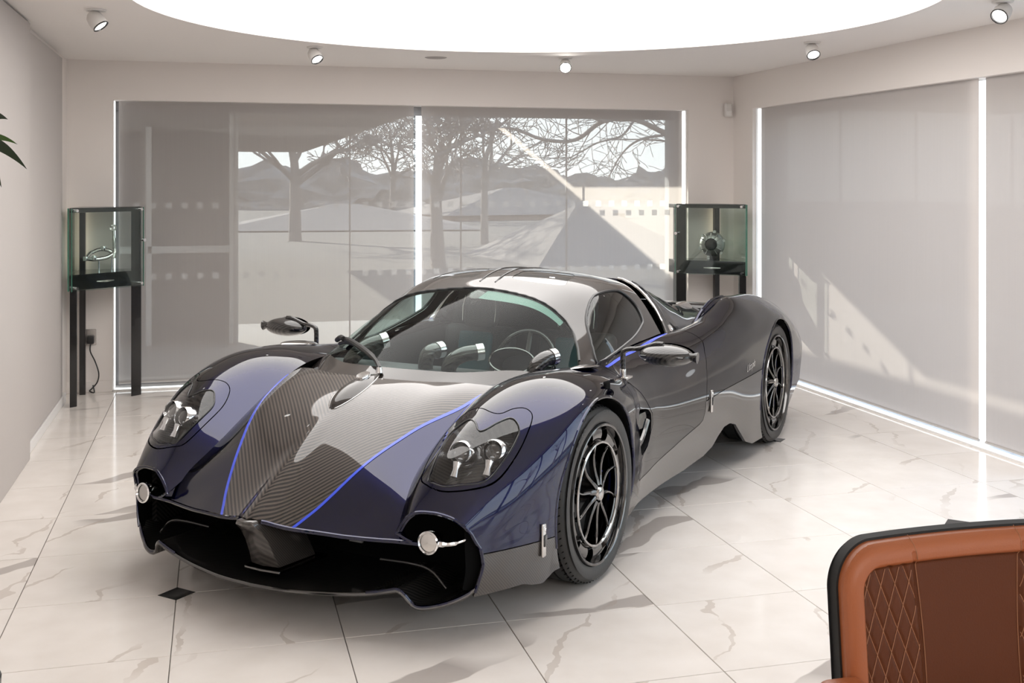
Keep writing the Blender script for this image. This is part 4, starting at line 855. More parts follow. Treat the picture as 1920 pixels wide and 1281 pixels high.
# wheels
def text_mesh(txt, size, shear=0., space=1.):
    cu = bpy.data.curves.new('lettering', 'FONT'); cu.body = txt; cu.size = size; cu.shear = shear; cu.space_character = space; cu.align_x = 'CENTER'; cu.align_y = 'CENTER'; cu.resolution_u = 3
    o = bpy.data.objects.new('lettering', cu); COL.objects.link(o); dg = bpy.context.evaluated_depsgraph_get(); dg.update(); me = o.evaluated_get(dg).to_mesh()
    v = [(p.co.x, p.co.y) for p in me.vertices]; f = [tuple(p.vertices) for p in me.polygons]; o.evaluated_get(dg).to_mesh_clear(); bpy.data.objects.remove(o); bpy.data.curves.remove(cu); return v, f
def wheel(cx, cy, cz, sg, R, wd, rr, label=None):
    w_ = empty('wheel', (cx, -sg*cy, cz)); w_.parent = car
    YM = Matrix(((1,0,0,0),(0,0,sg,0),(0,1,0,0),(0,0,0,1)))                # lathe axis (h) -> outwards; cy is the outer face
    h = lambda prof: [(r, a) for r, a in prof]
    mb = MB(); o_ = -.006
    prof = [(rr+.002,-wd+.02),(rr+.012,-wd+.004),(rr+.05,-wd),(R-.03,-wd+.008),(R-.008,-wd+.03)]
    for k in range(4):
        a = -wd+.05+(wd-.10)*k/3.; prof += [(R,a-.012 if k else a-.008),(R,a+.0),(R-.008,a+.002),(R-.008,a+.008),(R,a+.010)]
    prof += [(R-.003,-.030),(R-.012,-.016),(R-.030,-.006),(rr+.055,0.),(rr+.045,.0015),(rr+.02,-.002),(rr+.006,-.008),(rr+.002,-.02)]
    mb.lathe(prof, 120, YM, closed=True)
    for k in range(84):                                                  # tread cuts at the shoulder
        pass
    cmb('tyre', mb, M['rubber'], w_)
    mb = MB()
    for k in range(72):
        a = 2*PI*k/72; c, s_ = math.cos(a), math.sin(a); c2, s2 = math.cos(a+.05), math.sin(a+.05)
        mb.tube([(c*(R-.0065), sg*-.021, s_*(R-.0065)), (c2*(R+.0005), sg*-.055, s2*(R+.0005))], .0022, 4)
    cmb('tread_groove', mb, M['void'], w_, kind='stuff')
    for txt, ang, sz in (('P ZERO', 128, .030), ('CORSA', 80, .022), ('P ZERO', -52, .030), ('CORSA', -100, .022)):
        v, f = text_mesh(txt, sz, .1, 1.15); rm = (R+rr)/2+.012; a0 = math.radians(ang); V3 = []
        for x_, y_ in v:
            a = a0-x_/rm; V3.append(((rm+y_)*math.cos(a)*(1 if sg > 0 else -1), sg*.0022, (rm+y_)*math.sin(a)))
        V3 = [(-x_ if sg > 0 else x_, y_, z_) for x_, y_, z_ in V3]
        # reading direction: seen from outside the left side the car's nose points left
        V3 = [(-x_, y_, z_) for x_, y_, z_ in V3] if sg > 0 else V3
        cmb('tyre_lettering', MB().add(V3, f), M['letter'], w_, smooth=False, fix=False)
    mb = MB(); mb.lathe([(rr+.004,-.008),(rr+.002,.002),(rr-.003,.004),(rr-.008,.001),(rr-.011,-.010),(rr-.014,-.05),(rr-.03,-wd+.02)], 96, YM); cmb('rim_lip', mb, M['rim'], w_)
    # flat outer ring with ten pockets
    ri, ro = rr*.735, rr-.010; th, rad = np.meshgrid(np.linspace(0, 2*PI, 361), np.linspace(ri, ro, 20), indexing='ij')
    Y = -.016-.012*((rad-ri)/(ro-ri)-.5)**2*4
    g = S_grid(np.stack([rad*np.cos(th), Y, rad*np.sin(th)], -1)); tt = np.arctan2(g['V'][:,2], g['V'][:,0]); r2 = np.hypot(g['V'][:,0], g['V'][:,2]); ph = (tt*10/(2*PI)+.5) % 1-.5; am = ph*2*PI/10*r2
    rm = (ri+ro)/2+.004; q = np.maximum(np.abs(am)-.030-.16*(r2-rm), np.abs(r2-rm)-(ro-ri)*.40)
    ring = clip(g, q); 
    if ring['N'][:,1].mean() < 0: ring = S_flip(ring)
    if sg < 0: ring = S_mirror(ring)
    cobj('rim_ring', ring, M['rim'], w_, flange=.03)
    mb = MB(); mb.tube([(ri*math.cos(t), sg*-.012, ri*math.sin(t)) for t in np.linspace(0,2*PI,97)], .006, 8, cap=False); cmb('rim_inner_edge', mb, M['rim_edge'], w_)
    for k in range(10):
        a = 2*PI*(k+.5)/10; sw = .16*sg; v = []; f = []
        for i in range(9):
            t = i/8; r = .036+(ri-.036)*t; aa = a+sw*math.sin(t*PI*.9)*.9-sw*.3*t; hw = .0085-.004*t+(.008*max(0,.25-t)); y0 = -.006-.012*t-.010*math.sin(PI*t); dp_ = .030-.012*t
            er = Vector((math.cos(aa),0,math.sin(aa))); et = Vector((-math.sin(aa),0,math.cos(aa)))
            for u, yy in ((-1,y0-.004),(-.45,y0),(.45,y0),(1,y0-.004),(.8,y0-dp_),(-.8,y0-dp_)): q3 = er*r+et*hw*u; v.append((q3.x, sg*yy, q3.z))
        for i in range(8):
            for j in range(6): f.append((6*i+j, 6*i+(j+1)%6, 6*i+6+(j+1)%6, 6*i+6+j))
        cmb('spoke', MB().add(v, f), M['rim'], w_)
    mb = MB(); mb.lathe([(.0005,.006),(.018,.005),(.027,.001),(.031,-.008),(.036,-.03),(.042,-.06),(.05,-.09)], 36, YM); cmb('hub_cap', mb, M['rim_edge'], w_)
    mb = MB(); mb.lathe([(.06,-.10),(.195,-.10),(.195,-.132),(.06,-.132)], 64, YM); cmb('brake_disc', mb, M['brake'], w_)
    mb = MB(); mb.lathe([(.095,-.062),(.165,-.062),(.175,-.075),(.175,-.15),(.095,-.15)], 14, YM, closed=True, a0=-.34, a1=.34)
    for t in (-.17,.03,.2): mb.lathe([(.0005,-.053),(.018,-.055),(.02,-.065)], 16, YM @ Matrix.Translation((.13*math.cos(t*1.2),.13*math.sin(t*1.2),0)))
    cmb('brake_caliper', mb, M['caliper'], w_)
    mb = MB(); mb.lathe([(rr-.028,-wd*.55),(.0005,-wd*.55)], 48, YM); cmb('wheel_backing', mb, M['void'], w_, fix=False)
M['letter'] = mat('raised_tyre_lettering', (.075,.073,.07), .45)
for sg in (1,-1):
    wheel(0, .978, .3595, sg, .3595, .265, .283); wheel(2.795, .985, .377, sg, .377, .325, .296)

# mirrors on stalks
for sg in (1,-1):
    pv = [(.504,.87,.752),(.504,.87,.80),(.504,.87,.845),(.503,.875,.872),(.502,.905,.884),(.502,.945,.888),(.502,.985,.900),(.502,1.03,.915),(.502,1.065,.916)]
    mb = MB(); mb.tube([(a,sg*b,c) for a,b,c in bez(pv,5)], [.0125]*16+[.011]*25, 12); st = cmb('mirror_stalk', mb, M['carbon_dark'])
    mb = MB(); mb.tube([(.504,sg*.87,.752),(.504,sg*.87,.792)], .0145, 14); mb.box((.468,sg*.87-.032,.748),(.545,sg*.87+.032,.757)); cmb('stalk_foot', mb, M['steel'], st, bevel=.002)
    hd = S_grid(np.stack([c for c in (lambda u, v_: (.515-.075*np.sin(v_)*np.cos(u)*np.where(np.cos(u) > 0, 1.1, .75), 1.075+.128*np.cos(v_)*1.0, .866+.049*np.sin(v_)*np.sin(u)))(*np.meshgrid(np.linspace(0,2*PI,49), np.linspace(.001,PI-.001,41), indexing='ij'))], -1))
    if (hd['N']*(hd['V']-[.515,1.075,.866])).sum() < 0: hd = S_flip(hd)
    cobj('mirror_housing', hd if sg > 0 else S_mirror(hd), M['carbon_dark'])
    mb = MB(); Q = Matrix.Translation((.562,sg*1.075,.866)) @ Matrix.Rotation(PI/2,4,'Y') @ Matrix.Diagonal((.049,.124,1,1)); mb.lathe([(.0005,.012),(.8,.010),(1,-.004)], 32, Q); cmb('mirror_glass', mb, M['mirror_glass'])
    mb = MB(); mb.tube([(.50,sg*1.13,.868),(.50,sg*1.20,.868),(.50,sg*1.225,.866)], [.034,.016,.026], 14); mb.v = [(.50+(a-.50)*.8, b, c) for a,b,c in mb.v]; cmb('mirror_tip', mb, M['carbon_dark'])
    mb = MB(); mb.tube([(.45,sg*(1.075+.125*t),.866+.000*t) for t in np.linspace(-.8,.8,12)], .004, 6); cmb('mirror_seam', mb, M['black_gloss'])
# wiper
mb = MB(); q = bez([(-.175,.0,.826),(-.12,-.06,.850),(-.02,-.19,.872),(.12,-.37,.884),(.19,-.46,.878)],6); mb.tube(q, [.010]*8+[.0135]*17, 8); wp = cmb('wiper_arm', mb, M['black_satin'])
mb = MB(); mb.tube(bez([(-.03,-.15,.858),(.08,-.30,.872),(.20,-.46,.862),(.25,-.53,.845)],6), .009, 8); mb.tube(bez([(.16,-.44,.885),(.205,-.49,.884),(.25,-.545,.862)],4), .013, 8); cmb('wiper_blade', mb, M['black_satin'], wp)
mb = MB(); mb.lathe([(.0005,.025),(.012,.024),(.016,0)], 16, Matrix.Translation((-.178,.0,.808))); cmb('wiper_pivot', mb, M['chrome'], wp)
# badge on its raised teardrop
tx_, ty_ = np.meshgrid(np.linspace(0,1,60), np.linspace(-1,1,41), indexing='ij')
wd_ = .058*np.sin(PI*np.clip(tx_,0,1)**.8)**.75; X = -.525+.345*tx_; Y = ty_*wd_
Z = hf(np.stack([X,Y],-1))+spine(X,Y)+.030*(1-np.abs(ty_)**2.6)*np.sin(PI*np.clip(tx_,0.001,.999)**.62)**.6-.002
bs = S_grid(np.stack([X,Y,Z],-1)); cobj('badge_plinth', bs, M['carbon_roof'])
mb = MB(); mb.tube([(float(X[i,0]), float(Y[i,0]), float(Z[i,0])+.002) for i in range(1,59)]+[(float(X[i,-1]), float(Y[i,-1]), float(Z[i,-1])+.002) for i in range(58,0,-1)], .003, 6); cmb('plinth_edge', mb, M['rim_edge'])
zc_ = hz(-.30,0)+.031; mb = MB(); mb.lathe([(.0005,.004),(.9,.004),(1,.0),(1,-.012)], 40, Matrix.Translation((-.30,0,zc_)) @ Matrix.Rotation(math.radians(-11),4,'Y') @ Matrix.Diagonal((.040,.026,1,1))); cmb('badge', mb, M['chrome'], label='polished oval badge')
# latches, fender caps, small vents, script
for sg in (1,-1):
    for (x_, z_, hh) in ((-.50,.306,.062),(1.537,.474,.060)):
        y_ = flank_y(x_, z_)+.004; la = MB().box((x_-.014, sg*y_-.006, z_-hh), (x_+.014, sg*y_+.006, z_+hh)); la = cmb('panel_latch', la, M['steel'], bevel=.005, seg=3)
        mb = MB().box((x_-.011, sg*(y_+.007)-.004, z_-hh*.35), (x_+.011, sg*(y_+.007)+.004, z_+hh*.35)); cmb('latch_lever', mb, M['black_gloss'], la, bevel=.003)
        mb = MB(); mb.lathe([(.0005,.004),(.006,.003),(.007,0)], 12, Matrix.Translation((x_, sg*(y_+.006), z_+hh*.68)) @ Matrix.Rotation(-PI/2*sg,4,'X')); cmb('latch_bolt', mb, M['chrome'], la)
    i = int((.24+.95)/.0125); R = FLP[i]; yy, zz = .79, float(np.interp(.79, R[fs < 4, 1], R[fs < 4, 2]))
    mb = MB(); mb.lathe([(.0005,.014)]+[(math.sin(t), .014*math.cos(t)) for t in np.linspace(.15,PI/2,8)], 32, Matrix.Translation((.26, sg*.79, zz-.001)) @ Matrix.Rotation(math.radians(6),4,'Y') @ Matrix.Rotation(math.radians(sg*8),4,'X') @ Matrix.Diagonal((.14,.040,1,1))); cmb('fender_cap', mb, M['rim_edge'])
    y_ = flank_y(.12,.772); mb = MB().box((.095, sg*y_-.012, .745), (.150, sg*y_+.0012, .80)); cmb('fender_vent', mb, M['void'], bevel=.008, seg=3)
    v, f = text_mesh('Utopia', .062, .35, .9)
    ang = math.radians(8); V3 = []
    for a, b in v:
        a *= sg; X_ = 2.155+a*math.cos(ang)*1.0-b*math.sin(ang)*sg*0; Z_ = .574+b+a*math.sin(ang)*sg; V3.append((X_, sg*(flank_y(X_, Z_)+.0016), Z_))
    cmb('script_lettering', MB().add(V3, f), M['chrome'], smooth=False, fix=False, label='chrome script lettering on the rear quarter')
# ---------------------------------------------------------------- things in the room
M['lamp_face'] = mat('lamp_face', (1,1,1), .5, emit=(1,.97,.92), estr=5.); M['lamp_hot'] = mat('lamp_hot', (1,1,1), .5, emit=(1,.96,.9), estr=60.)
M['cab_black'] = mat('cabinet_black', (.016,.015,.015), .18, coat=.4); M['cab_glass'] = mat_glass('cabinet_glass', (.90,.95,.93), 1.0); M['glass_edge'] = mat('green_glass_edge', (.06,.20,.14), .1, spec=.8)
M['tan'] = mat('tan_leather', (.36,.105,.035), .42, bump=(260,.12), spec=.45); M['tan_dark'] = mat('tan_leather_panel', (.105,.030,.010), .5, bump=(260,.12), spec=.2); M['stitch'] = mat('stitch_thread', (.36,.16,.08), .7)  # back panels: same tan leather, darkened for facing away from the light
M['leaf'] = mat('leaf', (.055,.13,.018), .4); M['leaf_dark'] = mat('leaf_dark', (.012,.028,.008), .45); M['pot'] = mat('pot_glaze', (.03,.03,.03), .3)
spots = [((-.643,6.587), (.55,-.2,-.75), 'white ceiling spotlight in the left corner, largest of the left pair'), ((.674,8.002), (.35,-.55,-.75), 'white ceiling spotlight left of the middle, over the back window'),
         ((2.59,8.192), (-.28,-.96,-.62), 'glaring ceiling spotlight aimed at the camera, near the middle'), ((3.935,6.86), (-.15,-.65,-.75), 'white ceiling spotlight above the left end of the side blinds'), ((4.019,5.053), (-.75,-.35,-.6), 'white ceiling spotlight at the top right corner of the view')]
for k, ((x, y), d, lab) in enumerate(spots):
    s_ = empty('ceiling_spotlight', (x, y, HC), label=lab, cat='spotlight', group='ceiling spotlights')
    MB().lathe([(.0005,-.010),(.052,-.010),(.055,-.004),(.055,-.0005)], 32).build('ceiling_plate', M['plastic_white'], s_, smooth=True)
    dv = Vector(d).normalized(); Q = dv.to_track_quat('Z','Y').to_matrix().to_4x4(); c = Vector((0,0,-.058)); Q.translation = c
    MB().tube([(0,0,-.008),(0,0,-.05)], .012, 10).build('swivel', M['plastic_white'], s_, smooth=True)
    MB().lathe([(.0005,-.048),(.026,-.047),(.040,-.030),(.046,.0),(.046,.036),(.042,.044)], 32, Q).build('lamp_body', M['plastic_white'], s_, smooth=True)
    MB().lathe([(.043,.040),(.046,.047),(.040,.049),(.036,.040)], 32, Q).build('lamp_bezel', M['black_gloss'], s_, smooth=True)
    MB().lathe([(.0005,.041),(.037,.041)], 28, Q).build('lamp_face', M['lamp_hot'] if k == 2 else M['lamp_face'], s_, fix=False)
v_ = empty('ceiling_speaker', (1.63, 8.446, HC), label='flat round grey speaker grille in the ceiling over the back window', cat='speaker')
MB().lathe([(.0005,-.004),(.075,-.004),(.085,-.0005)], 40).build('grille', mat('speaker_grille', (.40,.36,.34), .7, bump=(900,.5)), v_, smooth=True)
# motion sensor in the back right corner
ps = empty('motion_sensor', (4.47, 9.29, 2.296), label='small white motion sensor on the wall near the back right corner', cat='sensor')
MB().box((-.035,-.042,-.062), (.035,.0,.062)).build('sensor_body', M['plastic_white'], ps, bevel=.012, seg=3, smooth=True)
MB().box((-.027,-.047,-.048), (.027,-.04,-.005)).build('sensor_window', M['white'], ps, bevel=.004, smooth=True)
# wall socket, plug and cable by the left cabinet
so = empty('wall_socket', (-.945, YB, .434), label='grey double wall socket low on the back wall behind the cabinet', cat='socket')
MB().box((-.04,-.010,-.062), (.04,-.0005,.062)).build('socket_plate', M['steel'], so, bevel=.003)
pg = empty('power_plug', (-.945, YB-.012, .415), label='black plug with thin cable hanging down the back wall', cat='plug')
MB().box((-.026,-.045,-.03), (.026,-.0005,.03)).build('plug_body', M['black_satin'], pg, bevel=.008, seg=3, smooth=True)
MB().tube(bez([(0,-.03,-.03),(.0,-.032,-.09),(.035,-.03,-.17),(.062,-.04,-.26),(.05,-.03,-.33),(.015,-.03,-.375),(-.005,-.04,-.395),(.03,-.05,-.405),(.02,-.04,-.35)],6), .005, 8).build('cable', M['black_satin'], pg, smooth=True)

# corner display cabinets
def cabinet(sx, ox, label):
    """plan is drawn for the left corner; sx = -1 mirrors it for the right corner"""
    T = lambda x, y: (ox+sx*(x+1.0), y)
    A, B, B2, C_ = (-1.03,8.70), (-.56,9.10), (-.56,9.27), (-1.03,9.27)
    c = empty('display_cabinet', (*T(-.8,9.05), 0), label=label, cat='cabinet', group='corner display cabinets')
    loc = lambda p: (T(*p)[0]-c.location.x, p[1]-c.location.y)
    def pr(name, pts, z0, z1, m, **k):
        return MB().prism([loc(p) for p in pts], z0, z1).build(name, m, c, **k)
    pr('shelf_box', [A, B, B2, C_], .850, .965, M['cab_black'], bevel=.003)
    pr('top_slab', [A, B, B2, C_], 1.420, 1.455, M['cab_black'], bevel=.003)
    d = np.array(B)-np.array(A); d /= np.linalg.norm(d); nn = np.array([d[1], -d[0]])                     # outward normal of the front
    def post(p, wd, dp, z0, z1, name='leg'):
        p = np.array(p); q = [p, p+d*wd, p+d*wd-nn*dp, p-nn*dp]; pr(name, q, z0, z1, M['cab_black'], bevel=.002)
    pr('leg', [(-1.03,8.70),(-.985,8.735),(-.985,8.76),(-1.03,8.76)], 0, .85, M['cab_black'], bevel=.002)
    pr('leg', [(-1.02,9.20),(-.975,9.20),(-.975,9.245),(-1.02,9.245)], 0, .85, M['cab_black'], bevel=.002)
    pr('leg', [(-.63,9.045),(-.56,9.10),(-.56,9.17),(-.585,9.17)], 0, .85, M['cab_black'], bevel=.002)
    pr('post', [(-.63,9.045),(-.56,9.10),(-.56,9.17),(-.585,9.17)], .965, 1.43, M['cab_black'], bevel=.002)
    pr('post', [(-1.02,9.20),(-.975,9.20),(-.975,9.245),(-1.02,9.245)], .965, 1.43, M['cab_black'], bevel=.002)
    f0 = np.array(A)+nn*.022; f1 = np.array(B)+nn*.022
    gp = pr('front_glass', [f0+d*.0, f1, f1+nn*.008, f0+nn*.008], .845, 1.452, M['cab_glass'])
    for e_ in (f0-d*.004, f1): pr('glass_edge', [e_, e_+d*.004, e_+d*.004+nn*.008, e_+nn*.008], .845, 1.452, M['glass_edge'])
    pr('side_glass', [(-1.045,8.72),(-1.045,9.22),(-1.038,9.22),(-1.038,8.72)], .845, 1.452, M['cab_glass'])
    pr('glass_edge', [(-1.047,8.712),(-1.036,8.712),(-1.036,8.72),(-1.047,8.72)], .845, 1.452, M['glass_edge'])
    for p in (f0+d*.03, f1-d*.03):
        for z in (.868, 1.435):
            a = loc(p-nn*.022); b = loc(p+nn*.03); MB().tube([(*a, z), (*b, z)], .011, 12).build('standoff', M['chrome'], c, smooth=True)
    a = loc(f1-d*.015); b = loc(f1-d*.015+nn*.045); MB().tube([(*a, 1.20), (*b, 1.20)], [.008]+[.013], 12).build('knob', M['chrome'], c, smooth=True)
    a, b = loc(np.array(A)*.64+np.array(B)*.36+nn*.003), loc(np.array(A)*.40+np.array(B)*.60+nn*.003)
    MB().tube([(*a, .905), (*((np.array(a)+b)/2+nn*[sx,1]*.012), .905), (*b, .905)], [.005,.010,.005], 10).build('drawer_pull', M['steel'], c, smooth=True)
    MB().tube([(*loc((-1.0,9.255)), .97), (*loc((-1.0,9.255)), 1.425)], .006, 8).build('light_tube', mat('warm_light_tube', (1,1,1), .5, emit=(1,.82,.6), estr=3.), c, smooth=True)
    return c
cabinet(1, -1.0, 'black corner display cabinet with suspension part, at the left end of the back wall')
cabinet(-1, 4.335, 'black corner display cabinet holding a round housing, behind the car tail')
sp = empty('suspension_arm', (-.86, 9.02, .966), label='polished metal suspension arm shown inside the left cabinet', cat='car part')
for pts, r in (([(-.09,-.02,.10),(-.03,-.04,.095),(.05,-.01,.105),(.10,.02,.13)],.015), ([(-.06,.02,.14),(0,.03,.165),(.06,.03,.16),(.11,.03,.13)],.014), ([(-.09,-.02,.10),(-.06,.02,.14)],.016)): MB().tube(bez(pts,5), r, 12).build('wishbone', M['chrome'], sp, smooth=True)
MB().tube(bez([(.10,.02,.10),(.11,.03,.16),(.105,.03,.24),(.10,.03,.32)],5), [.022]*5+[.014]*6+[.010]*5, 12).build('upright', M['steel'], sp, smooth=True)
MB().lathe([(.012,-.01),(.024,-.012),(.026,.0),(.024,.012),(.012,.01)], 20, Matrix.Translation((.10,.03,.33)) @ Matrix.Rotation(PI/2,4,'X'), closed=True).build('ball_joint', M['chrome'], sp, smooth=True)
for x, y, z in ((-.09,-.02,.10),(-.03,-.04,.105),(.03,.03,.175)): MB().lathe([(.0005,-.02),(.02,-.016),(.022,0),(.02,.016),(.0005,.02)], 16, Matrix.Translation((x,y,z))).build('bush', M['chrome'], sp, smooth=True)
MB().tube([(.0,.0,0),(.0,.0,.11)], .006, 8).tube([(.09,.02,0),(.09,.02,.12)], .006, 8).build('display_stand', M['chrome'], sp, smooth=True)
gh = empty('gearbox_housing', (4.20, 9.03, .966), label='round ribbed metal gearbox housing shown inside the right cabinet', cat='car part')
Q = Matrix.Translation((0,0,.135)) @ Matrix.Rotation(math.radians(-35),4,'Z') @ Matrix.Rotation(PI/2,4,'X')
M['cast'] = mat('cast_alloy', (.50,.49,.47), .38, 1.0, bump=(80,.2))
MB().lathe([(.045,.03),(.055,.045),(.08,.035),(.098,.02),(.108,.0),(.108,-.05),(.09,-.06),(.045,-.05)], 40, Q, closed=True).build('housing_shell', M['cast'], gh, smooth=True)
MB().lathe([(.0005,.02),(.044,.02),(.046,.035),(.04,.035)], 28, Q).build('bore', M['black_satin'], gh, smooth=True)
for k in range(12):
    a = 2*PI*k/12; MB().tube([Q @ Vector((.052*math.cos(a),.052*math.sin(a),.046)), Q @ Vector((.10*math.cos(a),.10*math.sin(a),.024))], .005, 6).build('rib', M['cast'], gh, smooth=True)
for k in range(6):
    a = 2*PI*(k+.3)/6; MB().lathe([(.0005,.012),(.013,.012),(.014,-.02),(.0005,-.02)], 12, Q @ Matrix.Translation((.112*math.cos(a),.112*math.sin(a),0))).build('bolt_lug', M['cast'], gh, smooth=True)
MB().box((-.035,-.03,0), (.035,.03,.035)).build('display_stand', M['black_gloss'], gh, bevel=.003)

# tan leather armchair, back towards the car
ch = empty('leather_chair', (1.462, 1.62, 0), label='tan leather chair with quilted side panels and black shell, lower right', cat='chair')
HWD, ZT, ZBm, RC = .292, .930, .38, .085
def rr_sd(S, g=0., zt=None, hw=None, r=None):
    x, z = S['V'][:,0], S['V'][:,2]; hw_ = (hw or HWD)-g; zt_ = (zt or ZT)-g; r_ = max((r or RC)-g, .01); cx = np.abs(x)-(hw_-r_); cz = z-(zt_-r_)
    out = np.hypot(np.maximum(cx,0), np.maximum(cz,0))+np.minimum(np.maximum(cx,cz),0)-r_; return -out
def chobj(name, S, m, parent=None, **kw):
    me = bpy.data.meshes.new(name); me.from_pydata(S['V'].tolist(), [], S['T'].tolist()); me.update(); me.polygons.foreach_set('use_smooth', [True]*len(S['T'])); me.normals_split_custom_set_from_vertices(S['N'].tolist()); return link(name, me, m, parent or ch, **kw)
gx_, gz_ = np.meshgrid(np.linspace(-.31,.31,208), np.linspace(ZBm,.97,200), indexing='ij')
def back_y(x, z): return .32+.10*(z-.45)-.02+.06*(x/.3)**2*-1.0*.5         # gentle wrap towards the sitter
def back_grid(yf):
    S = S_grid(np.stack([gx_, yf(gx_, gz_), gz_], -1)); 
    if S['N'][:,1].mean() > 0: S = S_flip(S)
    return S
def sdraw(x, z, g=0.):
    hw_, zt_, r_ = HWD-g, ZT-g, RC-g; cx = np.abs(x)-(hw_-r_); cz = z-(zt_-r_); return -(np.hypot(np.maximum(cx,0), np.maximum(cz,0))+np.minimum(np.maximum(cx,cz),0)-r_)
seam = lambda z: .132+.018*np.sin(np.clip((z-.4)/.55,0,1)*PI)*-1+.0
def cushion(x, z):
    d = np.clip(sdraw(x, z), 0, 1); bol = .026*np.sqrt(np.clip(1-(1-np.clip(d/.030,0,1))**2, 0, 1)); y = back_y(x, z)-bol
    inner = np.clip((d-.036)/.012, 0, 1); y = y+.012*inner*inner*(3-2*inner)                           # inner panel sits below the raised border
    ax_ = np.abs(x); q = (ax_ > seam(z)) & (d > .042); u = x/.034; w2 = z/.085
    l1 = np.abs((u+w2+.5) % 1-.5); l2 = np.abs((u-w2+.5) % 1-.5); gr = np.exp(-(l1/.10)**2)+np.exp(-(l2/.10)**2); y = y+np.where(q, .0035*np.clip(gr,0,1)-.002, 0)
    y = y+.004*np.exp(-((ax_-seam(z))/.004)**2)*(d > .02); return y
cs_ = back_grid(cushion); sd = sdraw(cs_['V'][:,0], cs_['V'][:,2])
cus = clip(cs_, sd-.001); dd = sdraw(cus['V'][:,0], cus['V'][:,2])
chobj('back_border', clip(cus, .042-dd), M['tan'])
c2 = clip(cus, dd-.042); ax_ = np.abs(c2['V'][:,0])-seam(c2['V'][:,2])
chobj('back_panel', clip(c2, -ax_), M['tan_dark']); 
for sg in (-1,1): q = clip(c2, np.where(c2['V'][:,0]*sg > 0, ax_, -1.)); chobj('quilted_panel', q, M['tan_dark'])
chobj('border_side', S_flange(cus, .028, (0,1,0)), M['tan'])
sh = back_grid(lambda x, z: back_y(x, z)+.012); s1 = clip(sh, sdraw(sh['V'][:,0], sh['V'][:,2], -.004)); s2 = S_flip(S_off(s1, -.026)); chobj('back_shell', S_join(s1, S_flange(s1, .026, (0,1,0)), s2), M['black'])
mb = MB()
for sg in (-1,1):
    for fam in (1,-1):
        for k in range(-40,41):
            run = []
            for t in np.linspace(.40,.94,110):
                x = .034*(k+.0-fam*t/.085); ok = x*sg > seam(t)+.002 and sdraw(np.array(x), np.array(t)) > .045
                if ok: run.append((x, float(cushion(np.array(x), np.array(t)))-.0006, t))
                else:
                    if len(run) > 2: mb.tube(run[::2]+[run[-1]], .0009, 4)
                    run = []
            if len(run) > 2: mb.tube(run[::2]+[run[-1]], .0009, 4)
    for o_ in (-.006,):
        mb.tube([(sg*(float(seam(z))+o_), float(cushion(np.array(sg*(float(seam(z))+o_)), np.array(z)))-.0008, z) for z in np.linspace(.42,.935,40)], .001, 4)
mb.build('stitching', M['stitch'], ch, fix=False, kind='stuff')
MB().box((-.27,-.25,.40), (.27,.28,.49)).build('seat_cushion', M['tan'], ch, bevel=.035, seg=4, smooth=True)
MB().box((-.28,-.26,.36), (.28,.30,.40)).build('seat_shell', M['black_satin'], ch, bevel=.012, smooth=True)
for sg in (-1,1):
    MB().box((sg*.315-.045,-.18,.655), (sg*.315+.045,.29,.698)).build('armrest', M['tan_bright'] if 'tan_bright' in M else M['tan'], ch, bevel=.018, seg=4, smooth=True)
    MB().tube(bez([(sg*.315,.05,.66),(sg*.315,.06,.48),(sg*.29,.05,.39),(sg*.2,.03,.38)],6), .016, 10).build('arm_support', M['black_satin'], ch, smooth=True)
MB().tube([(0,.02,.08),(0,.02,.37)], .03, 16).build('pedestal', M['chrome'], ch, smooth=True)
for k in range(5):
    a = 2*PI*k/5+.3; e_ = (.29*math.cos(a), .02+.29*math.sin(a)); MB().tube([(0,.02,.10),(e_[0]*.6,.02+(e_[1]-.02)*.6,.085),(*e_,.066)], [.022,.018,.012], 10).build('base_arm', M['chrome'], ch, smooth=True)
    MB().lathe([(.0005,-.018),(.022,-.018),(.03,-.01),(.03,.01),(.022,.018),(.0005,.018)], 18, Matrix.Translation((*e_,.030)) @ Matrix.Rotation(a,4,'Z') @ Matrix.Rotation(PI/2,4,'X')).build('caster', M['black_satin'], ch, smooth=True)

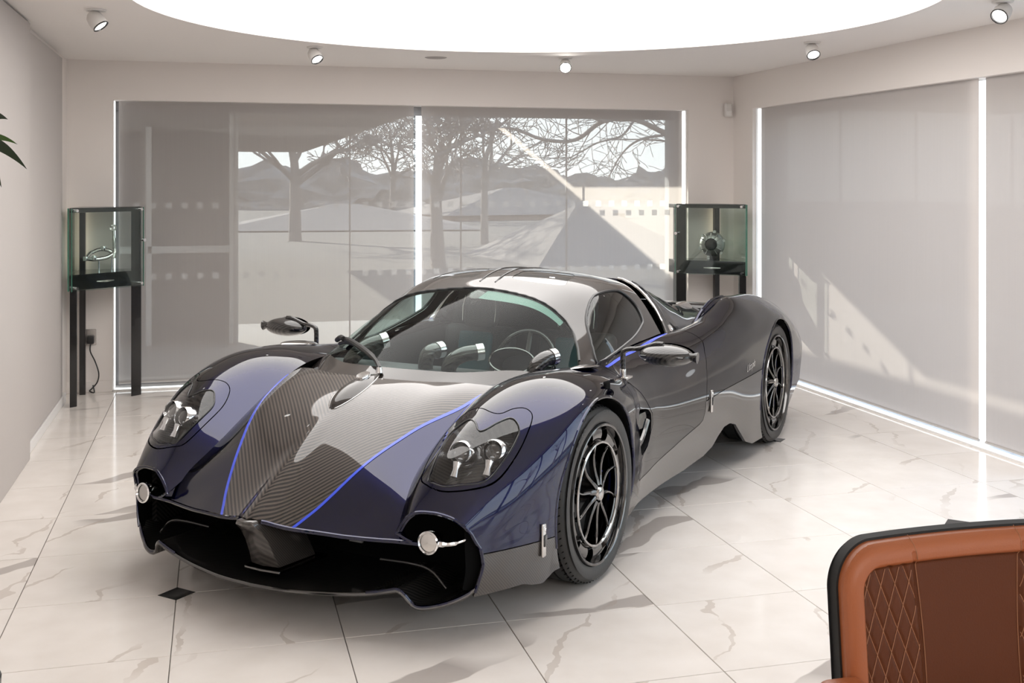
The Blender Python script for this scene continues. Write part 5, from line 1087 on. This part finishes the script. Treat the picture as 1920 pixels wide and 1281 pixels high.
# potted plant at the left edge, only its leaf tips reach into view
ct_, st_ = math.cos(TH), math.sin(TH)
def cz(px, py, Z):
    X = (px-960)/FPX*Z; return Vector((ct_*X+st_*Z, -st_*X+ct_*Z, EYE-(py-HPX)/FPX*Z))
base = cz(-85, 343, 3.0); pp = empty('potted_plant', (base.x, base.y, 0), label='green leafy plant whose leaf tips show at the left edge', cat='plant')
MB().lathe([(.0005,.001),(.085,.001),(.10,.03),(.115,.30),(.108,.31),(.10,.29),(.0005,.27)], 32).build('pot', M['pot'], pp, smooth=True)
MB().tube([(0,0,.27),(.02,.01,.9),(.0,0,1.5),(.02,0,2.0)], [.014,.011,.009,.005], 8).build('stem', M['bark'], pp, smooth=True)
def leaf(p0, p1, wd, m, fold=.25, sag=.02, up=Vector((0,0,1))):
    p0 = Vector(p0); p1 = Vector(p1); d = p1-p0; L_ = d.length; d.normalize(); s_ = d.cross(up).normalized(); u = s_.cross(d); v = []; f = []; n = 14
    for i in range(n+1):
        t = i/n; w_ = wd*math.sin(PI*min(1,t**.75))**.9*(1-.25*t) if 0 < t < 1 else 0; c = p0+d*L_*t+Vector((0,0,-sag*4*t*(t-1)))
        v += [c-s_*w_+u*w_*fold, c, c+s_*w_+u*w_*fold]
    for i in range(n): f += [(3*i,3*i+1,3*i+4,3*i+3), (3*i+1,3*i+2,3*i+5,3*i+4)]
    o = MB().add([q-Vector((base.x,base.y,0)) for q in v], f).build('leaf', m, pp, smooth=True, fix=False); return o
leaf(cz(-52,240,3.000), cz(15,224,2.950), .020, M['leaf_dark'], up=(cz(0,343,4)-cz(0,343,3)).normalized()*-1+Vector((0,0,.25)))
leaf(cz(-58,273,2.950), cz(33,271,2.900), .0135, M['leaf'], up=(cz(0,343,3)-cz(0,343,4)).normalized()+Vector((0,0,.5)))
leaf(cz(-46,262,2.900), cz(51,318,2.850), .016, M['leaf_dark'], up=(cz(0,343,3)-cz(0,343,4)).normalized()+Vector((0,0,.1)))
leaf(cz(-38,290,2.950), cz(3,352,2.950), .016, M['leaf_dark'], up=(cz(0,343,3)-cz(0,343,4)).normalized())
rnd = random.Random(4)
for k in range(12):
    z = 1.05+.085*k; a = k*2.4; s0 = Vector((base.x,base.y,z)); e_ = s0+Vector((math.cos(a)*.13-.0, math.sin(a)*.15, rnd.uniform(-.02,.09)))
    if e_.x-base.x > .06: e_.x = base.x+.06
    leaf(s0, e_, .026, M['leaf'])
